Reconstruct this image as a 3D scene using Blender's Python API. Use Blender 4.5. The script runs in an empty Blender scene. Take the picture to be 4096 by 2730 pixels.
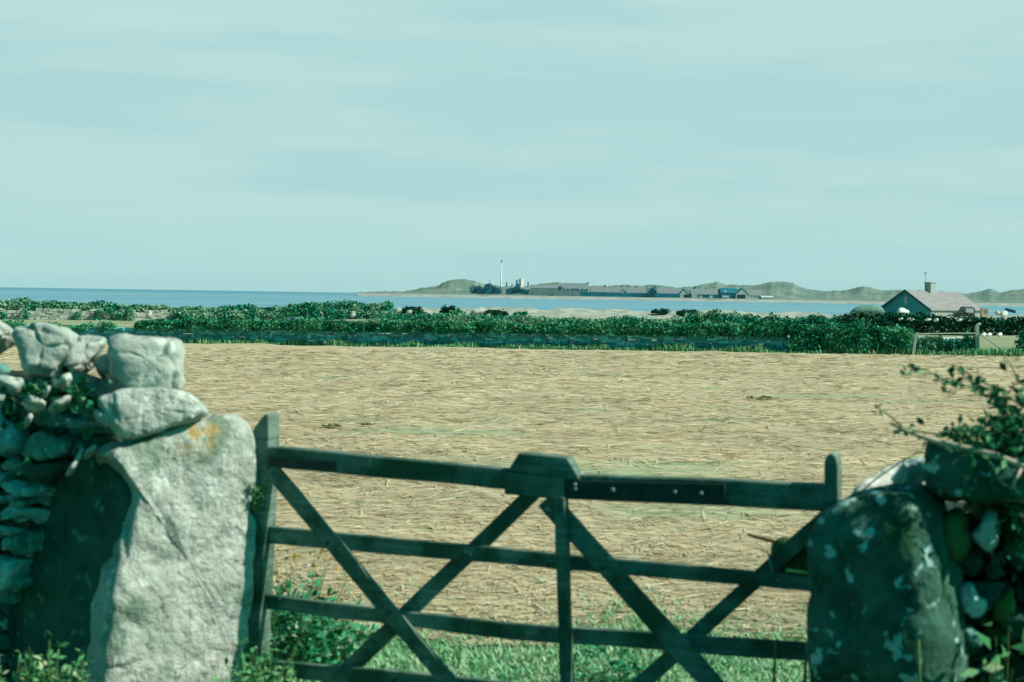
import bpy, math, random
import numpy as np
from mathutils import Vector, Matrix, noise as mnoise

rng = np.random.default_rng(7)
random.seed(7)
SC = bpy.context.scene
COL = SC.collection
R = math.radians

# ------------------------------------------------------------------ camera
F = 5690.0                      # focal length in photograph pixels (50 mm on 36 mm)
EYE = Vector((0, 0, 2.0))
TH = math.atan(188 / F)
RHO = R(0.885)
fwd = Vector((0, math.cos(TH), -math.sin(TH)))
r0 = Vector((1, 0, 0)); u0 = Vector((0, math.sin(TH), math.cos(TH)))
rx = r0 * math.cos(RHO) + u0 * math.sin(RHO)
ux = u0 * math.cos(RHO) - r0 * math.sin(RHO)

def ray(px, py):
    return fwd + rx * ((px - 2048) / F) - ux * ((py - 1365) / F)

def P(px, py, Y):
    d = ray(px, py)
    return EYE + d * (Y / d.y)

def PP(px, py, c, n):
    d = ray(px, py)
    return EYE + d * ((c - EYE).dot(n) / d.dot(n))

cd = bpy.data.cameras.new('camera'); cam = bpy.data.objects.new('camera', cd); COL.objects.link(cam)
M = Matrix((rx, ux, -fwd)).transposed().to_4x4(); M.translation = EYE
cam.matrix_world = M
cd.lens = 50; cd.sensor_width = 36; cd.clip_start = 0.05; cd.clip_end = 60000
cd.dof.use_dof = True; cd.dof.focus_distance = 85; cd.dof.aperture_fstop = 3.6
SC.camera = cam

SC.view_settings.view_transform = 'Standard'; SC.view_settings.look = 'None'
SC.view_settings.exposure = 0; SC.view_settings.gamma = 1

# ------------------------------------------------------------------ light
SUN_EL = R(40)
S = Vector((0.975 * math.cos(SUN_EL), -0.222 * math.cos(SUN_EL), math.sin(SUN_EL))).normalized()
ld = bpy.data.lights.new('sun', 'SUN'); sun = bpy.data.objects.new('sun', ld); COL.objects.link(sun)
sun.rotation_euler = S.to_track_quat('Z', 'Y').to_euler()
ld.energy = 5.0; ld.angle = R(0.53); ld.color = (1.0, 0.94, 0.80)

w = bpy.data.worlds.new('World'); SC.world = w; w.use_nodes = True
nt = w.node_tree; nt.nodes.clear()
def N(tree, t, **kw):
    n = tree.nodes.new(t)
    for k, v in kw.items():
        setattr(n, k, v)
    return n
def L(tree, a, b): tree.links.new(a, b)
def mixc(tree, fac, a, b, bt='MIX'):
    m = N(tree, 'ShaderNodeMix', data_type='RGBA', blend_type=bt, clamp_factor=True)
    for s, v in ((m.inputs[0], fac), (m.inputs[6], a), (m.inputs[7], b)):
        if isinstance(v, (int, float)): s.default_value = v
        elif isinstance(v, tuple): s.default_value = v if len(v) == 4 else (*v, 1)
        else: L(tree, v, s)
    return m.outputs[2]
def mathn(tree, op, a, b=0.0, c=None):
    m = N(tree, 'ShaderNodeMath', operation=op)
    for s, v in zip(m.inputs, (a, b, c)):
        if v is None: continue
        if isinstance(v, (int, float)): s.default_value = v
        else: L(tree, v, s)
    return m.outputs[0]
def maprange(tree, v, a, b, c=0.0, d=1.0, smooth=True):
    m = N(tree, 'ShaderNodeMapRange', interpolation_type='SMOOTHSTEP' if smooth else 'LINEAR')
    L(tree, v, m.inputs[0])
    for i, x in zip((1, 2, 3, 4), (a, b, c, d)): m.inputs[i].default_value = x
    return m.outputs[0]
def noisen(tree, vec, scale, detail=4, rough=0.55, vscale=None):
    if vscale:
        mp = N(tree, 'ShaderNodeMapping'); mp.inputs['Scale'].default_value = vscale
        L(tree, vec, mp.inputs[0]); vec = mp.outputs[0]
    n = N(tree, 'ShaderNodeTexNoise'); n.inputs['Scale'].default_value = scale
    n.inputs['Detail'].default_value = detail; n.inputs['Roughness'].default_value = rough
    L(tree, vec, n.inputs['Vector'])
    return n.outputs[0]

SKYK = 0.10
tc = N(nt, 'ShaderNodeTexCoord'); D = tc.outputs['Generated']
sx = N(nt, 'ShaderNodeSeparateXYZ'); L(nt, D, sx.inputs[0])
sky = N(nt, 'ShaderNodeTexSky', sky_type='NISHITA'); sky.sun_disc = False
sky.sun_elevation = SUN_EL; sky.sun_rotation = math.atan2(S.x, S.y); sky.air_density = 1.0; sky.dust_density = 1.0
high = mixc(nt, 1.0, sky.outputs[0], (0.0, 0.98, 0.76), 'MULTIPLY')
# thin high veil of cloud with long level streaks, palest near the horizon
st1 = noisen(nt, D, 4.2, 5, 0.55, (0.9, 0.9, 6.0))
st2 = noisen(nt, D, 9.0, 4, 0.55, (0.35, 0.35, 12.0))
st = mathn(nt, 'ADD', mathn(nt, 'MULTIPLY', st1, 0.86), mathn(nt, 'MULTIPLY', st2, 0.14))
k = 1.0 / SKYK
def ck(c): return tuple(x * k for x in c)
low = mixc(nt, maprange(nt, st, 0.36, 0.62), ck((0.42, 0.675, 0.69)), ck((0.49, 0.74, 0.715)))
st3 = noisen(nt, D, 5.0, 5, 0.5, (0.42, 0.42, 8.0))
low = mixc(nt, maprange(nt, st3, 0.54, 0.76, 0.0, 0.75), low, ck((0.54, 0.775, 0.755)))
hz = maprange(nt, sx.outputs[2], 0.0, 0.08, 0.75, 0.0)
low = mixc(nt, hz, low, ck((0.445, 0.715, 0.705)))
veil = maprange(nt, sx.outputs[2], 0.21, 0.42, 1.0, 0.0)
back = maprange(nt, sx.outputs[1], -0.05, 0.55, 0.03, 1.0)
vf = mathn(nt, 'MULTIPLY', veil, back)
colr = mixc(nt, vf, high, low)
bg = N(nt, 'ShaderNodeBackground'); bg.inputs[1].default_value = SKYK
L(nt, colr, bg.inputs[0])
wo = N(nt, 'ShaderNodeOutputWorld'); L(nt, bg.outputs[0], wo.inputs[0])

# ------------------------------------------------------------------ materials
def newmat(name, rough=0.85, spec=0.25):
    m = bpy.data.materials.new(name); m.use_nodes = True
    t = m.node_tree; b = t.nodes['Principled BSDF']
    b.inputs['Roughness'].default_value = rough
    b.inputs['Specular IOR Level'].default_value = spec
    return m, t, b
def objco(t):
    return N(t, 'ShaderNodeTexCoord').outputs['Object']
def poscoord(t):
    return N(t, 'ShaderNodeNewGeometry').outputs['Position']
def bump(t, b, h, strength=0.5, dist=0.02):
    n = N(t, 'ShaderNodeBump'); n.inputs['Strength'].default_value = strength
    n.inputs['Distance'].default_value = dist
    L(t, h, n.inputs['Height']); L(t, n.outputs[0], b.inputs['Normal'])

def stone_mat(name, a, c, lichen=(0.62, 0.70, 0.64), lich=0.60, scale=6.0, moss=None, mossf=0.62, bstr=0.8, bdist=0.03, orange=None, island=False):
    m, t, b = newmat(name, 0.92, 0.15)
    p = poscoord(t)
    n1 = noisen(t, p, scale, 6, 0.62)
    n2 = noisen(t, p, scale * 3.3, 5, 0.6)
    base = mixc(t, maprange(t, n1, 0.36, 0.66), a, c)
    lf = maprange(t, noisen(t, p, scale * 1.7, 4, 0.5), lich, lich + 0.06)
    base = mixc(t, lf, base, lichen)
    if moss:
        base = mixc(t, maprange(t, noisen(t, p, scale * 0.8, 5, 0.6), mossf, mossf + 0.1), base, moss)
    base = mixc(t, maprange(t, n2, 0.30, 0.44, 0.55, 0.0), base, tuple(x * 0.35 for x in a))
    if orange:
        cen, rad = orange
        d = N(t, 'ShaderNodeVectorMath', operation='DISTANCE'); L(t, p, d.inputs[0]); d.inputs[1].default_value = cen
        of = mathn(t, 'MULTIPLY', maprange(t, d.outputs[1], rad * 0.6, rad, 1, 0), maprange(t, noisen(t, p, 13, 6, 0.65), 0.46, 0.60, 0.0, 0.85))
        base = mixc(t, of, base, (0.60, 0.38, 0.10))
    L(t, base, b.inputs['Base Color'])
    if island:
        ri = N(t, 'ShaderNodeNewGeometry').outputs['Random Per Island']
        base = mixc(t, maprange(t, ri, 0.3, 0.9, 0.6, 0.0), base, tuple(x * 0.25 for x in a))
    L(t, base, b.inputs['Base Color'])
    h = mathn(t, 'ADD', mathn(t, 'MULTIPLY', noisen(t, p, scale * 1.4, 8, 0.68), 1.0), mathn(t, 'MULTIPLY', n2, 0.6))
    bump(t, b, h, bstr, bdist)
    return m

def leaf_mat(name, dark, lite, third=None, rough=0.8, spec=0.08, clump=0.0):
    m, t, b = newmat(name, rough, spec)
    g = N(t, 'ShaderNodeNewGeometry')
    c = mixc(t, maprange(t, g.outputs['Random Per Island'], 0.1, 0.9, smooth=False), dark, lite)
    if third:
        c = mixc(t, maprange(t, g.outputs['Random Per Island'], 0.86, 0.9), c, third)
    if clump:
        n = noisen(t, g.outputs['Position'], clump, 3, 0.5)
        c = mixc(t, maprange(t, n, 0.42, 0.62, 0.0, 0.75), c, third or lite)
    L(t, c, b.inputs['Base Color'])
    return m

def flat_mat(name, a, c=None, scale=3.0, rough=0.8, vs=None, bstr=0.0, spec=0.25):
    m, t, b = newmat(name, rough, spec)
    p = objco(t)
    n = noisen(t, p, scale, 5, 0.6, vs)
    L(t, mixc(t, maprange(t, n, 0.35, 0.65), a, c or tuple(x * 0.75 for x in a)), b.inputs['Base Color'])
    if bstr: bump(t, b, n, bstr, 0.01)
    return m

M_pale = stone_mat('pale_limestone', (0.40, 0.47, 0.43), (0.50, 0.53, 0.47), (0.66, 0.70, 0.64), 0.58, 5.0)
M_lump = stone_mat('lichened_stone', (0.42, 0.48, 0.43), (0.58, 0.61, 0.56), (0.74, 0.77, 0.73), 0.52, 13.0, bstr=0.8, bdist=0.035)
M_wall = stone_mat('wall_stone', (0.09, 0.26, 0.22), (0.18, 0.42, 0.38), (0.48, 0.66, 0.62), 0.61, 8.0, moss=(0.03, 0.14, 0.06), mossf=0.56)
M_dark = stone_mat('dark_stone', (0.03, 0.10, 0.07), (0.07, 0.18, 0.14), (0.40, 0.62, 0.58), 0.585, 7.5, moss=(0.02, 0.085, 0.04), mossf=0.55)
M_shade_dark = stone_mat('shade_and_dark_stone', (0.035, 0.12, 0.09), (0.06, 0.18, 0.14), (0.12, 0.34, 0.30), 0.60, 7.0, moss=(0.015, 0.10, 0.05), bstr=1.0, bdist=0.05, mossf=0.6)  # dark copy for the gatepost's shaded side, also used for dark wall stones
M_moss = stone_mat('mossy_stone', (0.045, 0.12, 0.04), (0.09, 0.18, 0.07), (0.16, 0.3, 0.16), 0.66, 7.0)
M_teal = stone_mat('teal_wall_stone', (0.17, 0.45, 0.43), (0.30, 0.60, 0.58), (0.55, 0.74, 0.70), 0.60, 7.0, moss=(0.04, 0.17, 0.09), mossf=0.6)
M_olive = stone_mat('olive_stone', (0.08, 0.15, 0.03), (0.14, 0.22, 0.06), (0.2, 0.34, 0.16), 0.66, 9.0)
M_cyan = stone_mat('lichen_white_stone', (0.44, 0.62, 0.62), (0.60, 0.72, 0.70), (0.72, 0.80, 0.78), 0.58, 9.0)
M_sun_white = stone_mat('sunlit_white_stone', (0.56, 0.57, 0.52), (0.66, 0.66, 0.62), (0.74, 0.76, 0.74), 0.58, 5.0)  # sunlight on the stone is put into its white colour
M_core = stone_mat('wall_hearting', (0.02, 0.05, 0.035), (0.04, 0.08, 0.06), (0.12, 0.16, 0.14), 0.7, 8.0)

def wood_mat():
    m, t, b = newmat('weathered_wood', 0.88, 0.15)
    p = objco(t)
    n1 = noisen(t, p, 3.0, 5, 0.65)
    n2 = noisen(t, p, 9.0, 6, 0.65)
    gr = noisen(t, p, 1.0, 5, 0.7, (3.0, 3.0, 60.0))
    c = mixc(t, maprange(t, n1, 0.38, 0.62), (0.04, 0.10, 0.065), (0.21, 0.29, 0.25))
    c = mixc(t, maprange(t, gr, 0.35, 0.65, 0.55, 0.0), c, (0.035, 0.08, 0.05))
    c = mixc(t, maprange(t, n2, 0.56, 0.70, 0, 0.75), c, (0.03, 0.11, 0.05))
    c = mixc(t, maprange(t, noisen(t, p, 17.0, 4, 0.6), 0.66, 0.72, 0, 0.8), c, (0.36, 0.44, 0.38))
    L(t, c, b.inputs['Base Color'])
    bump(t, b, mathn(t, 'ADD', gr, noisen(t, p, 40, 5, 0.7)), 0.6, 0.006)
    return m
M_wood = wood_mat()
M_woodpale = flat_mat('bleached_wood', (0.42, 0.47, 0.40), (0.30, 0.36, 0.30), 6.0, 0.9, None, 0.4)
M_iron = flat_mat('rusty_iron', (0.045, 0.062, 0.055), (0.028, 0.04, 0.034), 12.0, 0.6)
M_bolt = flat_mat('bolt_metal', (0.16, 0.26, 0.22), (0.10, 0.18, 0.15), 30.0, 0.5)
M_twine = flat_mat('yellow_twine', (0.55, 0.62, 0.22), (0.45, 0.5, 0.15), 40.0, 0.8)
M_cane = flat_mat('bramble_cane', (0.55, 0.46, 0.36), (0.42, 0.40, 0.26), 10.0, 0.7)
M_twig = flat_mat('brown_twig', (0.14, 0.09, 0.05), (0.09, 0.07, 0.04), 10.0, 0.8)
M_stem = flat_mat('green_stem', (0.10, 0.22, 0.07), (0.16, 0.26, 0.10), 10.0, 0.7)

M_hedge = leaf_mat('hedge_leaf', (0.003, 0.075, 0.038), (0.012, 0.31, 0.15), (0.12, 0.44, 0.23), clump=0.9)
M_hedge2 = leaf_mat('far_hedge_leaf', (0.006, 0.16, 0.095), (0.022, 0.35, 0.21), (0.26, 0.44, 0.28), clump=0.28)
M_bushd = leaf_mat('dark_bush_leaf', (0.003, 0.05, 0.03), (0.010, 0.13, 0.07), None)
M_weed = leaf_mat('weed_leaf', (0.05, 0.24, 0.09), (0.22, 0.44, 0.21), (0.46, 0.56, 0.33))
M_nettle = leaf_mat('nettle_leaf', (0.02, 0.20, 0.09), (0.10, 0.42, 0.22), (0.36, 0.56, 0.40))
M_bram = leaf_mat('bramble_leaf', (0.006, 0.08, 0.035), (0.02, 0.19, 0.08), (0.14, 0.36, 0.18))
M_grass = leaf_mat('grass_blade', (0.17, 0.44, 0.22), (0.36, 0.54, 0.32), (0.50, 0.56, 0.38))
M_verge = leaf_mat('verge_blade', (0.05, 0.30, 0.12), (0.22, 0.42, 0.21), (0.42, 0.48, 0.32))
M_flower = flat_mat('yellow_petal', (0.75, 0.45, 0.05), (0.7, 0.5, 0.1), 10)
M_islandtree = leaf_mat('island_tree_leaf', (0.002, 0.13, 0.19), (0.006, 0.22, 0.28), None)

def hay_mat():
    m, t, b = newmat('cut_hay', 0.9, 0.12)
    g = N(t, 'ShaderNodeNewGeometry')
    r = g.outputs['Random Per Island']
    c = mixc(t, maprange(t, r, 0, 0.85, smooth=False), (0.56, 0.46, 0.285), (0.76, 0.635, 0.435))
    c = mixc(t, maprange(t, r, 0.86, 0.9), c, (0.36, 0.44, 0.28))
    c = mixc(t, maprange(t, r, 0.93, 0.97), c, (0.70, 0.66, 0.52))
    bn = noisen(t, g.outputs['Position'], 1.0, 4, 0.6, (0.12, 0.55, 1.0))
    c = mixc(t, maprange(t, bn, 0.36, 0.60, 0.30, 0.0), c, (0.34, 0.28, 0.17))
    L(t, c, b.inputs['Base Color'])
    return m
M_hay = hay_mat()

def ground_mat():
    m, t, b = newmat('field_ground', 0.95, 0.08)
    p = poscoord(t)
    sp = N(t, 'ShaderNodeSeparateXYZ'); L(t, p, sp.inputs[0])
    X, Y = sp.outputs[0], sp.outputs[1]
    # hay stubble with long cross-wise swaths
    a = noisen(t, p, 1.0, 6, 0.65, (0.7, 1.4, 1.0))
    f = noisen(t, p, 1.0, 5, 0.7, (2.6, 5.0, 2.0))
    hay = mixc(t, maprange(t, a, 0.38, 0.64), (0.47, 0.385, 0.245), (0.60, 0.49, 0.325))
    hay = mixc(t, maprange(t, f, 0.40, 0.66, 0.0, 0.65), hay, (0.66, 0.55, 0.385))
    hay = mixc(t, maprange(t, f, 0.24, 0.40, 0.4, 0.0), hay, (0.36, 0.33, 0.20))
    gp = noisen(t, p, 1.0, 4, 0.55, (0.16, 0.9, 1.0))
    hay = mixc(t, maprange(t, gp, 0.56, 0.68, 0.0, 0.75), hay, (0.27, 0.38, 0.21))
    bn = noisen(t, p, 1.0, 4, 0.6, (0.12, 0.55, 1.0))
    hay = mixc(t, maprange(t, bn, 0.36, 0.60, 0.30, 0.0), hay, (0.34, 0.28, 0.17))
    for (gx_, gy_, gw_, gh_) in ((1.3, 16.6, 1.5, 1.0), (1.7, 13.0, 1.1, 0.6), (-1.2, 21.5, 1.4, 0.7), (7.5, 33, 2.0, 0.9)):
        dx = mathn(t, 'DIVIDE', mathn(t, 'SUBTRACT', X, gx_), gw_); dy = mathn(t, 'DIVIDE', mathn(t, 'SUBTRACT', Y, gy_), gh_)
        r2 = mathn(t, 'ADD', mathn(t, 'MULTIPLY', dx, dx), mathn(t, 'MULTIPLY', dy, dy))
        r2 = mathn(t, 'ADD', r2, mathn(t, 'MULTIPLY', mathn(t, 'SUBTRACT', a, 0.5), 2.0))
        hay = mixc(t, maprange(t, r2, 0.2, 1.5, 0.6, 0.0), hay, (0.30, 0.42, 0.25))
    # short grass
    ga = noisen(t, p, 2.2, 5, 0.6)
    grass = mixc(t, maprange(t, ga, 0.36, 0.64), (0.11, 0.31, 0.15), (0.33, 0.43, 0.27))
    lane = noisen(t, p, 3.0, 5, 0.6)
    grass = mixc(t, maprange(t, mathn(t, 'ADD', Y, lane), 6.6, 7.2, 1.0, 0.0), grass, mixc(t, lane, (0.022, 0.05, 0.03), (0.05, 0.09, 0.05)))  # unseen lane ground made dark to cut light bounced onto the gate
    edge = mathn(t, 'ADD', Y, mathn(t, 'MULTIPLY', noisen(t, p, 1.3, 3, 0.5), 0.9))
    c = mixc(t, maprange(t, edge, 8.55, 9.1), grass, hay)
    # far meadow beyond the wall
    fa = noisen(t, p, 1.0, 5, 0.6, (0.05, 0.16, 1.0))
    far = mixc(t, maprange(t, fa, 0.36, 0.64), (0.25, 0.32, 0.18), (0.41, 0.40, 0.27))
    edge2 = mathn(t, 'ADD', mathn(t, 'ADD', Y, mathn(t, 'MULTIPLY', X, 0.31)), mathn(t, 'MULTIPLY', noisen(t, p, 0.6, 3, 0.5), 1.2))
    c = mixc(t, maprange(t, edge2, 77.0, 77.6), c, far)
    # pebbles of the storm beach
    pb = noisen(t, p, 1.0, 6, 0.7, (0.55, 0.55, 1.0))
    peb = mixc(t, maprange(t, pb, 0.35, 0.62), (0.27, 0.31, 0.25), (0.47, 0.49, 0.42))
    e3 = mathn(t, 'ADD', Y, mathn(t, 'MULTIPLY', noisen(t, p, 0.12, 4, 0.6), 24))
    c = mixc(t, maprange(t, e3, 248, 252), c, peb)
    L(t, c, b.inputs['Base Color'])
    bump(t, b, mathn(t, 'ADD', f, a), 0.18, 0.06)
    return m
M_ground = ground_mat()

def sea_mat():
    m, t, b = newmat('sea_water', 0.5, 0.18)
    p = poscoord(t)
    n = noisen(t, p, 1.0, 5, 0.6, (0.0012, 0.011, 1.0))
    n2 = noisen(t, p, 1.0, 4, 0.6, (0.02, 0.12, 1.0))
    sp = N(t, 'ShaderNodeSeparateXYZ'); L(t, p, sp.inputs[0])
    c = mixc(t, maprange(t, n, 0.42, 0.64), (0.14, 0.34, 0.45), (0.27, 0.46, 0.52))
    c = mixc(t, maprange(t, n2, 0.4, 0.7, 0, 0.3), c, (0.12, 0.30, 0.41))
    c = mixc(t, maprange(t, sp.outputs[1], 1300, 4000), c, (0.105, 0.30, 0.41))
    L(t, c, b.inputs['Base Color'])
    bump(t, b, n2, 0.4, 1.0)
    return m
M_sea = sea_mat()

def dune_mat():
    m, t, b = newmat('dune_grass', 0.95, 0.05)
    p = poscoord(t)
    sp = N(t, 'ShaderNodeSeparateXYZ'); L(t, p, sp.inputs[0])
    n = noisen(t, p, 0.022, 7, 0.72)
    n2 = noisen(t, p, 0.05, 4, 0.6)
    c = mixc(t, maprange(t, n, 0.36, 0.66), (0.12, 0.20, 0.17), (0.25, 0.31, 0.26))
    zz = mathn(t, 'ADD', sp.outputs[2], mathn(t, 'MULTIPLY', mathn(t, 'SUBTRACT', n2, 0.5), 4.0))
    c = mixc(t, maprange(t, zz, -1.2, 0.6, 1, 0), c, mixc(t, maprange(t, n2, 0.4, 0.6), (0.31, 0.34, 0.32), (0.43, 0.45, 0.41)))
    L(t, c, b.inputs['Base Color'])
    return m
M_dune = dune_mat()

# ------------------------------------------------------------------ mesh helpers
def tag(o, label=None, cat=None, group=None, kind=None):
    if label: o['label'] = label
    if cat: o['category'] = cat
    if group: o['group'] = group
    if kind: o['kind'] = kind
    return o
def wloc(o):
    v = Vector((0, 0, 0))
    while o: v = v + o.location; o = o.parent
    return v
def thing(name, label, cat, loc, group=None):
    o = bpy.data.objects.new(name, None); COL.objects.link(o); o.location = loc
    o.empty_display_size = 0.2
    return tag(o, label, cat, group)
def mesh(name, v, f, mat, parent=None, smooth=False, origin=None):
    """v: world-space verts; f: face tuples or (n,4) array"""
    v = np.asarray(v, dtype=np.float64).reshape(-1, 3)
    if origin is None:
        origin = Vector((float(v[:, 0].mean()), float(v[:, 1].mean()), float(v[:, 2].min()))) if parent is None else wloc(parent)
    me = bpy.data.meshes.new(name)
    vv = v - np.array(origin)
    if isinstance(f, np.ndarray):
        k = f.shape[1]; n = len(f)
        me.vertices.add(len(vv)); me.vertices.foreach_set('co', vv.astype(np.float32).ravel())
        me.loops.add(n * k); me.loops.foreach_set('vertex_index', f.astype(np.int32).ravel())
        me.polygons.add(n); me.polygons.foreach_set('loop_start', np.arange(0, n * k, k, dtype=np.int32))
        me.update(calc_edges=True)
    else:
        me.from_pydata([tuple(x) for x in vv], [], f)
    me.validate()
    me.materials.append(mat)
    if smooth: me.polygons.foreach_set('use_smooth', [True] * len(me.polygons))
    me.update()
    o = bpy.data.objects.new(name, me); COL.objects.link(o)
    if parent: o.parent = parent
    else: o.location = origin
    return o

class MB:
    def __init__(s): s.v = []; s.f = []
    def add(s, v, f):
        b = len(s.v); s.v += [tuple(x) for x in v]; s.f += [tuple(i + b for i in q) for q in f]
    def box(s, c, ex, ey, ez):
        """centre and three half-axes"""
        c = Vector(c); ex = Vector(ex); ey = Vector(ey); ez = Vector(ez)
        vs = [c + ex * a + ey * b + ez * d for a in (-1, 1) for b in (-1, 1) for d in (-1, 1)]
        s.add(vs, [(0, 1, 3, 2), (4, 6, 7, 5), (0, 4, 5, 1), (2, 3, 7, 6), (0, 2, 6, 4), (1, 5, 7, 3)])
    def aabox(s, x0, x1, y0, y1, z0, z1):
        s.box(((x0 + x1) / 2, (y0 + y1) / 2, (z0 + z1) / 2), ((x1 - x0) / 2, 0, 0), (0, (y1 - y0) / 2, 0), (0, 0, (z1 - z0) / 2))
    def tube(s, pts, rad, n=7):
        pts = [Vector(p) for p in pts]
        rs = rad if isinstance(rad, (list, tuple)) else [rad] * len(pts)
        b = len(s.v)
        for i, p in enumerate(pts):
            t = (pts[min(i + 1, len(pts) - 1)] - pts[max(i - 1, 0)]).normalized()
            a = t.cross(Vector((0.31, 0.2, 0.93))).normalized(); c = t.cross(a)
            for j in range(n):
                an = 2 * math.pi * j / n
                s.v.append(tuple(p + (a * math.cos(an) + c * math.sin(an)) * rs[i]))
        for i in range(len(pts) - 1):
            for j in range(n):
                k = (j + 1) % n
                s.f.append((b + i * n + j, b + i * n + k, b + (i + 1) * n + k, b + (i + 1) * n + j))
        s.f.append(tuple(b + j for j in reversed(range(n)))); s.f.append(tuple(b + (len(pts) - 1) * n + j for j in range(n)))
    def build(s, name, mat, parent=None, smooth=False, bevel=0.0):
        o = mesh(name, s.v, s.f, mat, parent, smooth)
        if bevel:
            m = o.modifiers.new('bevel', 'BEVEL'); m.width = bevel; m.segments = 2; m.limit_method = 'ANGLE'
        return o

def fbm(p, oct=4):
    v = 0; a = 1; q = Vector(p)
    for i in range(oct):
        v += a * mnoise.noise(q); q = q * 2.03 + Vector((3.1, 1.7, 5.3)); a *= 0.5
    return v

def resample(pts, n, smooth=1):
    pts = [np.array(p, float) for p in pts]
    for _ in range(smooth):
        q = []
        for i in range(len(pts)):
            a, b = pts[i], pts[(i + 1) % len(pts)]
            q += [a * 0.82 + b * 0.18, a * 0.18 + b * 0.82]
        pts = q
    P_ = np.array(pts + [pts[0]]); d = np.r_[0, np.cumsum(np.linalg.norm(np.diff(P_, axis=0), axis=1))]
    s = np.linspace(0, d[-1], n, endpoint=False)
    return np.stack([np.interp(s, d, P_[:, 0]), np.interp(s, d, P_[:, 1])], 1)

def rock(name, outline, Y, n, thick, mat, parent=None, seed=0, amp=0.02, p=3.5, nseg=40, nring=18, fs=None, smooth=1, shift=0.0, facet=0.7):
    """a stone whose silhouette follows `outline` (photo pixels) on a plane through depth Y with normal n"""
    n = Vector(n).normalized()
    cx = sum(q[0] for q in outline) / len(outline); cy = sum(q[1] for q in outline) / len(outline)
    C = P(cx, cy, Y)
    e1 = n.cross(Vector((0, 0, 1)))
    e1 = (e1 if e1.length > 0.05 else Vector((1, 0, 0))).normalized(); e2 = e1.cross(n)
    w3 = [PP(q[0], q[1], C, n) - C for q in outline]
    p2 = resample([(v.dot(e1), v.dot(e2)) for v in w3], nseg, smooth)
    c2 = p2.mean(axis=0)
    size = math.sqrt(np.ptp(p2[:, 0]) * np.ptp(p2[:, 1]))
    fs = fs or 2.2 / max(size, 0.05)
    vs = []; off = Vector((seed * 7.31, seed * 3.7, seed * 1.9))
    for i in range(nring + 1):
        ph = math.pi * i / nring
        sp, cp = math.sin(ph), math.cos(ph)
        rr = abs(sp) ** (2 / p); dd = math.copysign(abs(cp) ** (2 / p), cp) * thick / 2
        for j in range(nseg):
            q = c2 + (p2[j] - c2) * rr
            pos = C + e1 * float(q[0]) + e2 * float(q[1]) + n * (dd - shift)
            out = (e1 * float(p2[j][0] - c2[0]) + e2 * float(p2[j][1] - c2[1]))
            out = out.normalized() * sp + n * cp
            k = fbm(pos * fs + off, 5)
            ridge = abs(mnoise.noise(pos * fs * 1.1 + off * 2))
            if facet:
                vd, vp = mnoise.voronoi(pos * fs * 0.9 + off)
                hd = mnoise.noise_vector(vp[0] * 5.7)
                k += facet * 1.6 * max(-0.7, min(0.7, (pos * fs * 0.9 + off - vp[0]).dot(hd) * 2.2)) - facet * 2.0 * (0.10 - min(vd[1] - vd[0], 0.10)) * 4
            pos = pos + out * (amp * k - amp * 0.8 * (0.35 - min(ridge, 0.35)))
            vs.append(pos)
            if i in (0, nring): pass
    f = []
    for i in range(nring):
        for j in range(nseg):
            k = (j + 1) % nseg
            f.append((i * nseg + j, i * nseg + k, (i + 1) * nseg + k, (i + 1) * nseg + j))
    # weld poles
    a = sum((vs[j] for j in range(nseg)), Vector()) / nseg
    z = sum((vs[nring * nseg + j] for j in range(nseg)), Vector()) / nseg
    for j in range(nseg): vs[j] = a; vs[nring * nseg + j] = z
    return mesh(name, vs, f, mat, parent, True)

def inside(pt, poly):
    x, y = pt; c = False
    for i in range(len(poly)):
        x1, y1 = poly[i]; x2, y2 = poly[i - 1]
        if (y1 > y) != (y2 > y) and x < (x2 - x1) * (y - y1) / (y2 - y1) + x1: c = not c
    return c

def leaf_arrays(cen, size, up=0.35, asp=0.55, rg=rng, dirs=None):
    """folded four-vertex leaves"""
    cen = np.asarray(cen, float); n = len(cen)
    size = np.broadcast_to(size, (n,))[:, None]
    d = rg.normal(size=(n, 3)) if dirs is None else dirs + rg.normal(size=(n, 3)) * 0.35
    d /= np.linalg.norm(d, axis=1)[:, None]
    nn = rg.normal(size=(n, 3)); nn[:, 2] += up * 3
    s = np.cross(d, nn); s /= np.linalg.norm(s, axis=1)[:, None] + 1e-9
    k = np.cross(s, d)
    v = np.stack([cen - d * size * 0.5, cen + s * size * asp * 0.5 + k * size * 0.08, cen + d * size * 0.5, cen - s * size * asp * 0.5 + k * size * 0.08], 1)
    return v.reshape(-1, 3), np.arange(n * 4).reshape(-1, 4)

# ------------------------------------------------------------------ terrain
def sstep(a, b, x):
    t = np.clip((x - a) / (b - a), 0, 1); return t * t * (3 - 2 * t)
def wy(x):
    """depth of the field wall at x"""
    return 78.79 - 0.31 * np.clip(np.asarray(x, float), -48, 26)
def gz(x, y):
    x = np.asarray(x, float); y = np.asarray(y, float)
    z = np.interp(y, [-50, 75, 110, 130, 175, 240, 250, 254, 258, 285, 330], [-0.8, -0.87, -0.98, -1.08, -1.42, -1.75, -1.2, -0.66, -0.8, -7, -10])
    z0 = np.interp(y, [-50, 75, 110, 130, 175, 190, 250, 330], [-1.1, -1.2, -1.35, -1.55, -1.95, -2.3, -7, -11])
    k = sstep(-34, -16, x)
    z = z * k + z0 * (1 - k)
    ye = wy(x); ze = 2 - 0.0387 * ye
    zf = ze * np.clip((y - 9) / (ye - 9), 0, 1)
    b = sstep(0, 22, y - ye)
    return zf * (1 - b) + z * b
def gzf(x, y): return float(gz(x, y))

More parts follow.
